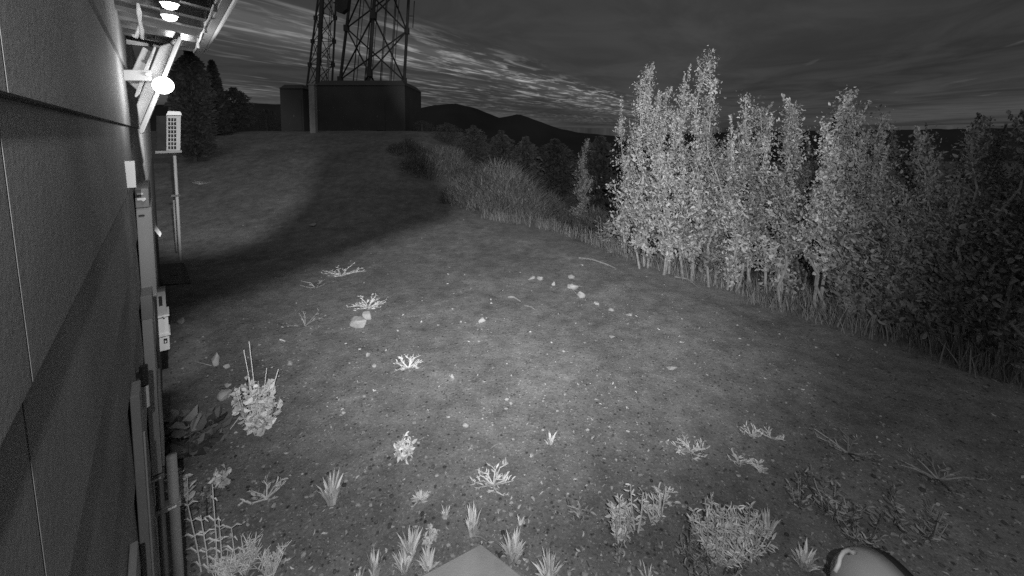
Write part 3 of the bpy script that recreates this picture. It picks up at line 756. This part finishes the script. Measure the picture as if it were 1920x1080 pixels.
# dark trees on the far side: conifer left of the hut, and dark scrub in the gap
def dark_tree(x, y, yt, d, hw, label, seed, n=2600, conifer=True, m='leaf_dark', ls=0.07):
    rng = np.random.default_rng(seed); p = at(x, y, d); p.z = terrain(p.x, p.y); hh = at(x, yt, d).z - p.z; R = px_size(hw, d)
    o = empty('dark_tree', p, label, 'tree', 'dark trees in the distance')
    mb = MB(); mb.tube([p - Vector((0, 0, 0.2)), p + Vector((0, 0, hh * 0.9))], [0.12, 0.02], 6); mb.build('trunk', 'bark_dark', o)
    t = rng.uniform(0.05, 1, n); a = rng.uniform(0, 2 * math.pi, n)
    prof = (1 - t) ** 0.8 if conifer else np.sqrt(np.clip(1 - (2 * t - 0.9) ** 2, 0.02, 1))
    r = R * prof * rng.uniform(0.2, 1, n) ** 0.6 * (0.75 + 0.25 * np.sin(a * 5 + t * 40))
    C = np.stack([p.x + np.cos(a) * r, p.y + np.sin(a) * r, p.z + t * hh], 1)
    A = np.stack([np.cos(a), np.sin(a), rng.uniform(-0.5, 0.6, n)], 1) + rng.normal(scale=0.4, size=(n, 3))
    s = hh * ls * rng.uniform(0.6, 1.3, n)
    leaves_mb(C, A, s, s * 0.5, rng).build('crown', m, o)
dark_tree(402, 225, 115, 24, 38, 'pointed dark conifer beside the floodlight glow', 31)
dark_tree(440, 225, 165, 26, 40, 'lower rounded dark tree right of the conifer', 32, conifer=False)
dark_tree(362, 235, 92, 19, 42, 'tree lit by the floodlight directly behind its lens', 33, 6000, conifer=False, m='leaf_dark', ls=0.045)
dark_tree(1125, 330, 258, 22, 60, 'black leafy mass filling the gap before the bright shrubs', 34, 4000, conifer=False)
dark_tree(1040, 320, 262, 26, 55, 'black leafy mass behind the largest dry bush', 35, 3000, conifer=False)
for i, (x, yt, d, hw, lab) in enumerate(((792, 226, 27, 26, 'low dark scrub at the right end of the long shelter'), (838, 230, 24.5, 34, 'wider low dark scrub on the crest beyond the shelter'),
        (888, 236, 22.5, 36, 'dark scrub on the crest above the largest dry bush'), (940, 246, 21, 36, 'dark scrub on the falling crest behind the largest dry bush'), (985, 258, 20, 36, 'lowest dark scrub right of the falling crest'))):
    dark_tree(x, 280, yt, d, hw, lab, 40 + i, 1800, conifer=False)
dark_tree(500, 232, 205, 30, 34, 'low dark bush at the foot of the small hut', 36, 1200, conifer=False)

# strip of grass under the shrubs: nobody could count it
def grass_strip():
    rng = np.random.default_rng(5); roots, leans, hs, ws = [], [], [], []
    foot = [(900, 408), (1000, 425), (1090, 450), (1160, 480), (1250, 508), (1340, 540), (1450, 580), (1560, 610), (1690, 650), (1800, 690), (1940, 730)]
    pts = [G(x, y) for x, y in foot]
    for _ in range(6500):
        i = rng.integers(0, len(pts) - 1); q = lerp(pts[i], pts[i + 1], rng.uniform())
        off = abs(rng.normal()) * 0.55 - 0.05
        q = q + Vector((0.736, 0.677, 0)) * off + Vector((rng.normal() * 0.08, rng.normal() * 0.08, 0)); q.z = terrain(q.x, q.y) - 0.01
        if noise.noise((q.x * 1.3, q.y * 1.3, 0)) < -0.12 and rng.uniform() < 0.75: continue
        roots.append(q); leans.append((rng.normal() * 0.3 - 0.08, rng.normal() * 0.3 - 0.06, 0)); hs.append(rng.uniform(0.12, 0.48)); ws.append(rng.uniform(0.010, 0.022))
    o = blades_mb(roots, leans, hs, ws, rng).build('grass', 'blade_dim'); tag(o, 'ragged dry grass along the foot of the shrubs', 'grass', kind='stuff')
grass_strip()

# gravel and leaf litter over the yard
def scatter():
    rng = np.random.default_rng(8)
    peb = MB(); C, A, LS = [], [], []
    ico = bmesh.new(); bmesh.ops.create_icosphere(ico, subdivisions=1, radius=1.0)
    iv = np.array([v.co[:] for v in ico.verts]); ifc = [tuple(v.index for v in f.verts) for f in ico.faces]; ico.free()
    def spot_xy():
        while True:
            x, y = rng.uniform(300, 1920), 300 + 780 * rng.uniform() ** 0.75
            p = G(x, y)
            if bank(p.x, p.y) < 0.2 and (p - W0).dot(S) > 0.1 and p.y < 22: return p
    for _ in range(3800):
        p = spot_xy()
        if noise.noise((p.x * 0.8, p.y * 0.8, 7)) < -0.05 and rng.uniform() < 0.6: continue
        s = 0.006 + 0.017 * rng.uniform() ** 3.0
        v = iv * (rng.uniform(0.6, 1.3, 3) * s * np.array([1, 1, 0.6])) * rng.uniform(0.8, 1.2, (len(iv), 1)) + np.array([p.x, p.y, p.z + s * 0.25])
        peb.add(v.tolist(), ifc)
    tag(peb.build('gravel', 'pebble'), 'loose gravel scattered over the dirt', 'gravel', kind='stuff')
    for _ in range(3600):
        p = spot_xy()
        if noise.noise((p.x * 0.6 + 9, p.y * 0.6, 2)) < 0.0 and rng.uniform() < 0.7: continue
        C.append((p.x, p.y, p.z + 0.008)); A.append((rng.normal(), rng.normal(), rng.normal() * 0.25)); LS.append(0.014 + 0.04 * rng.uniform() ** 2)
    LS = np.array(LS)
    tag(leaves_mb(C, A, LS, LS * rng.uniform(0.25, 0.7, len(LS)), rng, 0.3).build('litter', 'litter'), 'dead leaves and chips littering the dirt', 'litter', kind='stuff')
scatter()

def stone(x, y, w, h, label, seed, m='stone', name='stone', cat='stone', group=None, flat=0.7):
    rng = np.random.default_rng(seed); p = G(x, y); r = px_size(w * 0.62, p.y); rz = px_size(h * 0.62, p.y)
    bm = bmesh.new()
    for _ in range(15):
        d = Vector(rng.normal(size=3)).normalized() * rng.uniform(0.75, 1.15)
        bm.verts.new((d.x * r, d.y * r * flat, d.z * rz))
    bmesh.ops.convex_hull(bm, input=bm.verts[:])
    bmesh.ops.delete(bm, geom=[v for v in bm.verts if not v.link_faces], context='VERTS')
    bmesh.ops.bevel(bm, geom=bm.edges[:], offset=min(r, rz) * 0.10, segments=1, affect='EDGES')
    me = bpy.data.meshes.new(name); bm.to_mesh(me); bm.free(); me.materials.append(M[m])
    o = bpy.data.objects.new(name, me); o.location = p + Vector((0, 0, rz * 0.55)); o.rotation_euler = (rng.uniform(-.2, .2), rng.uniform(-.3, .3), rng.uniform(-0.5, 0.5))
    COL.objects.link(o); tag(o, label, cat, group); return o
STN = [
    (404, 684, 15, 24, 'tall pointed pale stone beside a smaller one near the wall', 'stone'),
    (424, 690, 13, 12, 'small rounded stone touching the tall pointed one', 'stone'),
    (419, 748, 28, 20, 'broad pale flat stone left of the round leaved weed', 'stone'),
    (428, 724, 14, 8, 'little flat stone above the broad pale one', 'stone'),
    (671, 612, 34, 24, 'largest pale folded stone below the bright flat weeds', 'stone'),
    (688, 598, 20, 18, 'stone leaning on the largest folded one', 'stone'),
    (903, 604, 14, 10, 'pale stone alone in the lit middle of the yard', 'stone'),
    (690, 668, 9, 8, 'small round stone above a pair near the flat weeds', 'stone'),
    (702, 688, 9, 9, 'tiny upright stone left of the curled flat weed', 'stone'),
    (848, 710, 10, 10, 'small pale stone right of the curled flat weed', 'stone'),
    (872, 800, 11, 8, 'small white stone in the bare foreground dirt', 'stone'),
    (544, 684, 10, 9, 'grey stone above the round leaved weed', 'stone'),
    (996, 525, 16, 9, 'first dark stone of the rubble line', 'stone_dark'),
    (1014, 524, 14, 9, 'second dark stone of the rubble line, beside the first', 'stone_dark'),
    (1038, 534, 12, 7, 'pale low stone within the rubble line', 'stone'),
    (1072, 522, 13, 10, 'dark stone set back above the rubble line', 'stone_dark'),
    (1074, 541, 18, 12, 'pale angular stone in the middle of the rubble line', 'stone'),
    (1090, 558, 16, 14, 'rounded biggest stone in the rubble line', 'stone'),
    (1120, 572, 14, 8, 'half buried stone after the biggest rounded one', 'stone'),
    (1145, 582, 14, 7, 'flat dark stone near the end of the rubble line', 'stone_dark'),
    (1180, 592, 12, 6, 'last flat stone ending the rubble line', 'stone_dark'),
    (588, 423, 18, 5, 'flat pale scrap on the shadowed dirt', 'stone'),
    (1148, 633, 14, 5, 'thin flat stone in the dim dirt right of the yard middle', 'stone_dark'),
    (1262, 692, 20, 8, 'pale crumbled clod in the dim right of the yard', 'stone_dark'),
    (340, 606, 14, 14, 'dark stone by the wall at the shadow edge', 'stone_dark'),
    (587, 912, 8, 7, 'small pale stone left of the tallest grass tuft', 'stone'),
    (996, 856, 12, 8, 'small stone below the short grass tuft', 'stone'),
]
for i, (x, y, w, h_, lab, m) in enumerate(STN): stone(x, y, w, h_, lab, 300 + i, m, group='stones on the dirt')
def stick(pts, r, label, m='bark'):
    q = [G(x, y) + Vector((0, 0, r + dz)) for x, y, dz in pts]
    mb = MB(); mb.tube(q, [r] * (len(q) - 1) + [r * 0.5], 6); tag(mb.build('stick', m), label, 'stick', 'sticks on the dirt')
stick([(953, 559, 0.0), (963, 561, 0.02), (976, 567, 0.0)], 0.022, 'thick pale broken stick in the lit middle of the yard')
stick([(984, 574, 0), (996, 578, 0.01), (1003, 582, 0)], 0.014, 'short pale stick just beyond the thick broken one')
stick([(948, 407, 0), (965, 406, 0.02), (984, 407, 0)], 0.03, 'straight pale stick lying below the largest dry bush')
stick([(525, 638, 0), (535, 641, 0)], 0.012, 'very short white stick near the sparse flat weed', 'white_paint')
stick([(935, 832, 0), (915, 1000, 0)][:1] + [(928, 836, 0.0), (920, 842, 0)], 0.006, 'thin curved twig below the short grass tuft')
stick([(884, 1008, 0), (900, 1012, 0.02), (912, 1016, 0)], 0.010, 'pale stick resting on the corner of the slab')
stick([(1085, 485, 0), (1110, 490, 0.03), (1140, 498, 0), (1155, 505, 0)], 0.02, 'long pale branch lying below the shrub row')
stick([(800, 822, 0), (795, 826, 0.03), (786, 826, 0.0)], 0.007, 'thin bent twig beside the small leafy weed')
stick([(1265, 520, 0), (1290, 527, 0.03), (1310, 541, 0)], 0.014, 'thin bowed branch at the foot of the tallest shrub')

# ---------------- foreground weeds
def tuft(x, y, hpx, wpx, label, seed, n=34, m='blade', group='spiky grass tufts'):
    rng = np.random.default_rng(seed); b = G(x, y); hh = px_size(hpx, b.y) * 1.22; R = px_size(wpx * 0.62, b.y)
    roots, leans, hs, ws = [], [], [], []
    for _ in range(int(n * 1.4)):
        a = rng.uniform(0, 2 * math.pi); k = rng.uniform() ** 0.7
        roots.append(b + Vector((math.cos(a) * R * 0.16 * k, math.sin(a) * R * 0.16 * k, -0.01)))
        h1 = hh * rng.uniform(0.45, 1.0) * (1.05 - 0.35 * k)
        leans.append((math.cos(a) * k * R / hh * 1.15, math.sin(a) * k * R / hh * 1.15, 0)); hs.append(h1); ws.append(rng.uniform(0.019, 0.034) * (0.6 + hh))
    tag(blades_mb(roots, leans, hs, ws, rng, curl=0.4).build('grass_tuft', m), label, 'grass tuft', group)
TUF = [
    (622, 944, 74, 56, 40, 'tallest upright grass tuft standing alone in the foreground dirt'),
    (836, 970, 38, 36, 16, 'small open grass tuft between the rosette and the slab corner'),
    (886, 1004, 72, 44, 34, 'slender tall grass tuft at the point of the slab'),
    (770, 1042, 58, 60, 36, 'wide grass tuft left of the slab beside the curly weed'),
    (702, 1082, 70, 46, 26, 'loose wavy grass tuft at the bottom edge'),
    (758, 1070, 44, 60, 30, 'low splayed grass tuft in front of the wide one'),
    (804, 1068, 46, 66, 28, 'splayed grass tuft touching the left edge of the slab'),
    (962, 1050, 62, 66, 44, 'dense grass tuft on the right edge of the slab'),
    (1030, 1088, 56, 70, 46, 'bushy grass tuft at the bottom right of the slab'),
    (1031, 832, 28, 34, 24, 'short neat grass tuft alone in the middle dirt'),
    (1438, 1004, 58, 44, 26, 'fan shaped grass tuft right of the large bushy weed'),
    (672, 1096, 44, 30, 10, 'few tall blades of grass at the lower edge of the dirt'),
    (975, 984, 24, 22, 8, 'tiny sparse grass tuft between the star weed and the slab'),
    (1508, 1064, 52, 64, 50, 'soft dim grass tuft before the round tank'),
    (1215, 1090, 40, 40, 14, 'thin grass blades at the bottom below the branching weed'),
]
for i, (x, y, hp, wp_, n, lab) in enumerate(TUF): tuft(x, y, hp, wp_, lab, 400 + i, n)
def rosette(x, y, wpx, label, seed):
    rng = np.random.default_rng(seed); b = G(x, y); R = px_size(wpx / 2, b.y); C, A, LS = [], [], []
    for i in range(30):
        a = i * 2.399; e = rng.uniform(0.15, 0.9); d = np.array([math.cos(a), math.sin(a), e]); d /= np.linalg.norm(d)
        l = R * rng.uniform(0.8, 1.15); C.append(np.array(b) + d * l * 0.5); A.append(d); LS.append(l)
    LS = np.array(LS); tag(leaves_mb(C, A, LS, LS * 0.22, rng).build('rosette_weed', 'leaf_pale'), label, 'weed')
rosette(789, 938, 42, 'pale star shaped rosette weed in the foreground dirt', 21)
def flat_weed(x, y, wpx, hpx, label, seed, n=14, m='leaf_pale', group='flat sprawling weeds', dens=9):
    rng = np.random.default_rng(seed); b = G(x, y); R = px_size(wpx / 2, b.y)
    o = empty('flat_weed', b, label, 'weed', group); st = MB(); C, A, LS = [], [], []
    for i in range(n):
        a = 2 * math.pi * (i + rng.uniform(-0.4, 0.4)) / n; l = R * rng.uniform(0.55, 1.1); rise = rng.uniform(0.02, 0.16) * min(1.0, R * 3)
        e = b + Vector((math.cos(a) * l, math.sin(a) * l * 0.9, rise + 0.015)); mpt = lerp(b, e, 0.5) + Vector((rng.normal() * 0.03, rng.normal() * 0.03, 0.02))
        e.z = max(e.z, terrain(e.x, e.y) + 0.02); mpt.z = max(mpt.z, terrain(mpt.x, mpt.y) + 0.02)
        st.tube([b, mpt, e], [0.007, 0.006, 0.003], 5)
        for k in range(dens):
            t = rng.uniform(0.2, 1.02); q = lerp(lerp(b, mpt, min(1, 2 * t)), e, max(0, 2 * t - 1)); aa = a + rng.choice((-1, 1)) * rng.uniform(0.5, 1.2)
            d = np.array([math.cos(aa), math.sin(aa), rng.uniform(0.1, 0.9)]); s = rng.uniform(0.03, 0.065)
            C.append(np.array(q) + d * s * 0.5); A.append(d); LS.append(s)
    LS = np.array(LS); st.build('stem', m, o); leaves_mb(C, A, LS, LS * 0.3, rng).build('leaves', m, o)
FW = [
    (640, 518, 86, 20, 14, 'long bright mat weed furthest up in the lit dirt', 10, 'leaf_pale'),
    (690, 578, 72, 30, 20, 'bright spidery flat weed above the largest folded stone', 8, 'leaf_pale'),
    (572, 612, 84, 40, 10, 'sparse straggly flat weed in the dim dirt left of the folded stone', 6, 'leaf'),
    (766, 690, 70, 30, 12, 'curled flat weed below the lit middle of the yard', 8, 'leaf_pale'),
    (925, 910, 84, 46, 11, 'star shaped flat weed with knobbly arms in the foreground', 9, 'leaf_pale'),
    (1294, 848, 70, 44, 13, 'twiggy flat weed alone in the dim right foreground', 7, 'leaf_pale'),
    (1086, 966, 56, 20, 6, 'low creeping weed left of the branching leafy weed', 7, 'leaf'),
    (592, 540, 56, 14, 8, 'scattered dry weed under the long bright mat weed', 4, 'leaf'),
    (500, 935, 80, 40, 8, 'dim sprawling weed left of the tallest grass tuft', 8, 'leaf_pale'),
    (1385, 868, 40, 20, 7, 'small dim weed right of the twiggy flat weed', 6, 'leaf_pale'),
    (1425, 884, 30, 18, 6, 'tiny forked weed in the dim right foreground', 5, 'leaf_pale'),
    (1408, 818, 36, 18, 6, 'faint small weed above the tiny forked one', 6, 'leaf_pale'),
    (1445, 822, 26, 26, 6, 'faint ragged weed furthest right of the small dim ones', 6, 'leaf_pale'),
    (390, 266, 30, 16, 7, 'lit speck of weed far beyond the pole', 6, 'leaf_pale'),
    (376, 346, 26, 12, 7, 'small lit weed on the far ground right of the pole', 6, 'leaf_pale'),
    (1250, 940, 56, 40, 8, 'wispy weed between the branching weed and the bushy one', 7, 'leaf_pale'),
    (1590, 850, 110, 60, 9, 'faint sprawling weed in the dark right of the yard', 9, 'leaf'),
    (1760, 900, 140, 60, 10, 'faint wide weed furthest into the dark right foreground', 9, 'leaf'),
]
for i, (x, y, w, h_, n, lab, dn, m) in enumerate(FW): flat_weed(x, y, w, h_, lab, 500 + i, n, m, dens=dn)
def leafy_weed(x, y, hpx, wpx, label, seed, nst=9, per=16, lpx=12, asp=0.45, m='leaf_pale', lean=0.0, spread=1.0, bare=0.1, group='leafy upright weeds'):
    rng = np.random.default_rng(seed); b = G(x, y); hh = px_size(hpx, b.y) * 1.08; R = px_size(wpx / 2, b.y); ls = px_size(lpx, b.y)
    o = empty('leafy_weed', b, label, 'weed', group); st = MB(); C, A, LS = [], [], []
    for i in range(nst):
        a = rng.uniform(0, 2 * math.pi); k = rng.uniform() ** 0.5; l = hh * rng.uniform(0.55, 1.0) * (1.08 - 0.4 * k)
        e = b + Vector((math.cos(a) * R * k * spread + lean * l, math.sin(a) * R * k * spread, l)); b1 = b + Vector((math.cos(a) * R * 0.15, math.sin(a) * R * 0.15, -0.01))
        m1 = lerp(b1, e, 0.5) + Vector((math.cos(a) * R * 0.15 * k, math.sin(a) * R * 0.15 * k, 0))
        st.tube([b1, m1, e], [0.006, 0.005, 0.0025], 5)
        for j in range(per):
            t = bare + (1 - bare) * rng.uniform() ; q = lerp(lerp(b1, m1, min(1, 2 * t)), e, max(0, 2 * t - 1)); aa = rng.uniform(0, 2 * math.pi)
            d = np.array([math.cos(aa), math.sin(aa), rng.uniform(-0.2, 0.9)]); s = ls * rng.uniform(0.6, 1.25)
            C.append(np.array(q) + d * s * 0.55); A.append(d); LS.append(s)
    LS = np.array(LS); st.build('stem', m, o); leaves_mb(C, A, LS, LS * asp, rng).build('leaves', m, o)
LW = [
    # x, y, h, w, stems, per, leaf px, aspect, mat, label
    (757, 862, 50, 36, 9, 11, 12, 0.45, 'leaf_pale', 'small bright crisp leaved weed in the bare foreground'),
    (1160, 1012, 92, 66, 11, 16, 14, 0.32, 'leaf_pale', 'bright branching leafy weed left of the large bushy one'),
    (1192, 998, 110, 60, 6, 15, 12, 0.32, 'leaf_pale', 'tall spindly weed rising behind the bright branching one'),
    (1225, 978, 60, 60, 8, 12, 12, 0.3, 'leaf_pale', 'low leafy weed right of the bright branching one'),
    (1350, 1052, 128, 120, 38, 26, 14, 0.26, 'leaf_pale', 'largest bushy weed with dense narrow leaves'),
    (1400, 1040, 96, 80, 22, 20, 14, 0.22, 'leaf_pale', 'bushy weed side by side with the largest one'),
    (1300, 1052, 70, 60, 12, 14, 12, 0.3, 'leaf', 'lower leafy weed at the left foot of the largest bushy one'),
    (808, 1014, 24, 36, 6, 8, 12, 0.5, 'leaf_pale', 'small curly bright weed above the slab'),
    (420, 912, 46, 40, 7, 9, 11, 0.7, 'leaf_pale', 'small bright round leaved weed near the wall'),
    (345, 955, 96, 60, 12, 12, 14, 0.5, 'leaf_pale', 'tangled leafy weed climbing beside the conduit pipes'),
    (388, 965, 60, 46, 8, 10, 12, 0.5, 'leaf_dim', 'dim leafy weed beside the tangled one'),
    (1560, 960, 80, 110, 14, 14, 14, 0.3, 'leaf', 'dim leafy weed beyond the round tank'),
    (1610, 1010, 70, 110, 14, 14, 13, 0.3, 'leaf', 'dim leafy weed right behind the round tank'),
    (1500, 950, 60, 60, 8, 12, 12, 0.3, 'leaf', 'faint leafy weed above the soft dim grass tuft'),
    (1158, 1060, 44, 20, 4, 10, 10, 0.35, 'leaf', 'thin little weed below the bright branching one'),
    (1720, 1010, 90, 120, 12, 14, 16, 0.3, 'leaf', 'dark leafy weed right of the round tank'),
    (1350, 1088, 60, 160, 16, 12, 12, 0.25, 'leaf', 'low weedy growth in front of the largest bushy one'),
    (1130, 462, 70, 60, 8, 14, 9, 0.4, 'leaf', 'leafy weed at the foot of the slim short shrub'),
]
for i, (x, y, h_, w, ns, per, lp, asp, m, lab) in enumerate(LW): leafy_weed(x, y, h_, w, lab, 600 + i, ns, per, lp, asp, m)
# round leaved weed with bare stems
leafy_weed(486, 812, 130, 86, 'bright round leaved weed with bare stems standing above it', 701, 22, 11, 15, 0.8, 'leaf_pale')
rng = np.random.default_rng(77); mb = MB()
b = G(480, 812)
for (x, y) in ((457, 656), (467, 640), (500, 690), (522, 692)):
    q = at(x, y, b.y + 0.05); mb.tube([b, lerp(b, q, 0.5) + Vector((0.02, 0, 0)), q], [0.007, 0.006, 0.004], 5)
q = G(432, 806); mb.tube([G(470, 795) + Vector((0, 0, 0.05)), G(450, 796) + Vector((0, 0, 0.09)), q + Vector((0, 0, 0.01))], [0.008, 0.007, 0.004], 5)
wd = [o for o in bpy.data.objects if o.get('label', '').startswith('bright round leaved weed with bare')][0]
mb.build('bare_stem', 'leaf_pale', wd)
# dark broad leaved plants against the wall
leafy_weed(352, 850, 96, 90, 'dark broad leaved plant against the wall foot', 711, 16, 6, 30, 0.75, 'leaf_dim', group='broad leaved plants')
leafy_weed(392, 836, 66, 56, 'dim broad leaved plant between the wall plant and the bright weed', 712, 9, 6, 26, 0.7, 'leaf_dim', group='broad leaved plants')
# tall stalks with paired arching leaves
def stalk(x, y, xt, yt, label, seed):
    rng = np.random.default_rng(seed); b = G(x, y) if y < 1079 else at(x, y, 2.75); top = at(xt, yt, b.y + 0.02)
    o = empty('stalk_weed', b, label, 'weed', 'tall stalks with paired leaves'); st = MB(); st.tube([b - Vector((0, 0, 0.0)), lerp(b, top, 0.5) + Vector((0.008, 0, 0)), top], [0.006, 0.005, 0.003], 6); st.build('stem', 'leaf_pale', o)
    lf = MB(); L_ = (top - b).length; k = 0.25
    while k < 1.0:
        q = lerp(b, top, k); a = rng.uniform(-0.5, 0.5)
        for sg in (-1, 1):
            l = rng.uniform(0.06, 0.10) * (1.2 - 0.5 * k); d = Vector((math.cos(a) * sg, math.sin(a) * sg, 0))
            lf.tube([q, q + d * l * 0.5 + Vector((0, 0, l * 0.35)), q + d * l + Vector((0, 0, l * 0.15))], [0.004, 0.006, 0.002], 4)
        k += rng.uniform(0.16, 0.24)
    lf.build('leaves', 'leaf_pale', o)
for i, a in enumerate(((382, 1100, 352, 946, 'leftmost tall stalk with paired arching leaves'), (394, 1100, 376, 966, 'shorter stalk second from the conduit pipes'), (408, 1100, 398, 908, 'tallest of the pale stalks by the wall'),
                       (416, 1096, 410, 968, 'bare thin stalk right of the tallest one'), (442, 1100, 434, 990, 'bent tipped stalk furthest from the wall'))): stalk(*a, 720 + i)
def twig_weed(x, y, hpx, wpx, label, seed, n=16):
    rng = np.random.default_rng(seed); b = G(x, y); hh = px_size(hpx, b.y); R = px_size(wpx / 2, b.y); mb = MB()
    for i in range(n):
        a = rng.uniform(0, 2 * math.pi); k = rng.uniform(0.2, 1); e = b + Vector((math.cos(a) * R * k, math.sin(a) * R * k, hh * rng.uniform(0.6, 1.0)))
        mb.tube([b, lerp(b, e, 0.5), e], [0.006, 0.005, 0.002], 5)
        for j in range(7):
            q = lerp(b, e, rng.uniform(0.35, 1)); d = Vector((rng.normal(), rng.normal(), abs(rng.normal()))).normalized(); mb.tube([q, q + d * rng.uniform(0.03, 0.08)], [0.004, 0.002], 4)
    tag(mb.build('twig_weed', 'leaf_pale'), label, 'weed', 'twiggy weeds')
twig_weed(462, 1078, 66, 60, 'dense pale twiggy weed right of the tall stalks', 731, 22)
twig_weed(510, 1084, 60, 60, 'open twiggy weed at the bottom edge beside the denser one', 732, 14)
twig_weed(420, 1088, 40, 90, 'low twiggy tangle around the feet of the stalks', 733, 22)

# concrete slab corner at the bottom
zt = 0.07
def onz(x, y, z):
    r = ray(x, y); k = (z - H) / r.z; return CAM + r * k
c0, c1, c2 = onz(902, 1019, zt), onz(788, 1080, zt), onz(984, 1084, zt)
v1, v2 = (c1 - c0).normalized(), (c2 - c0).normalized()
p1, p2 = c0 + v1 * 1.3, c0 + v2 * 1.1
mb = MB(); mb.prism([c0, p1, p1 + v2 * 1.1, p2], (0, 0, -0.2)); tag(mb.build('concrete_slab', 'concrete', bevel=0.008), 'plain concrete slab corner pointing up from the bottom edge', 'slab')

# round tank with a bent white pipe at the lower right
tk = G(1652, 1205); tc_ = empty('round_tank', tk, 'smooth pale rounded tank with a dark end and a bent white pipe', 'tank')
rt = 0.27; cc = tk + Vector((0, 0, rt * 0.95)); ax = Vector((0.86, 0.15, 0)).normalized()
mb = MB(); prof = [(-0.23, 0.04), (-0.22, 0.12), (-0.185, 0.19), (-0.12, 0.245), (-0.04, rt), (0.05, rt)]
mb.tube([cc + ax * a for a, _ in prof], [r for _, r in prof], 32); mb.build('shell', 'shell', tc_, smooth=True)
mb = MB(); prof = [(0.052, rt * 0.98), (0.12, rt * 0.93), (0.17, rt * 0.75), (0.19, rt * 0.4)]
mb.tube([cc + ax * a for a, _ in prof], [r for _, r in prof], 32); ec = mb.build('end_cap', 'black', tc_, smooth=True)
mb = MB(); k = cc + ax * 0.13 + Vector((0, -0.12, 0.215)); mb.tube([k, k + Vector((0, -0.01, 0.04))], [0.03, 0.022], 12); mb.build('valve', 'steel', ec)
mb = MB(); d0 = (cc - CAM).y
top = [at(1566, 1072, d0 - 0.16), at(1573, 1058, d0 - 0.15), at(1575, 1046, d0 - 0.13), at(1581, 1036, d0 - 0.10), at(1590, 1031, d0 - 0.07), at(1596, 1036, d0 - 0.06), at(1603, 1034, d0 - 0.05)]
mb.tube(top, [0.010] * 5 + [0.011, 0.013], 10); mb.build('bent_pipe', 'white_paint', tc_, smooth=True)
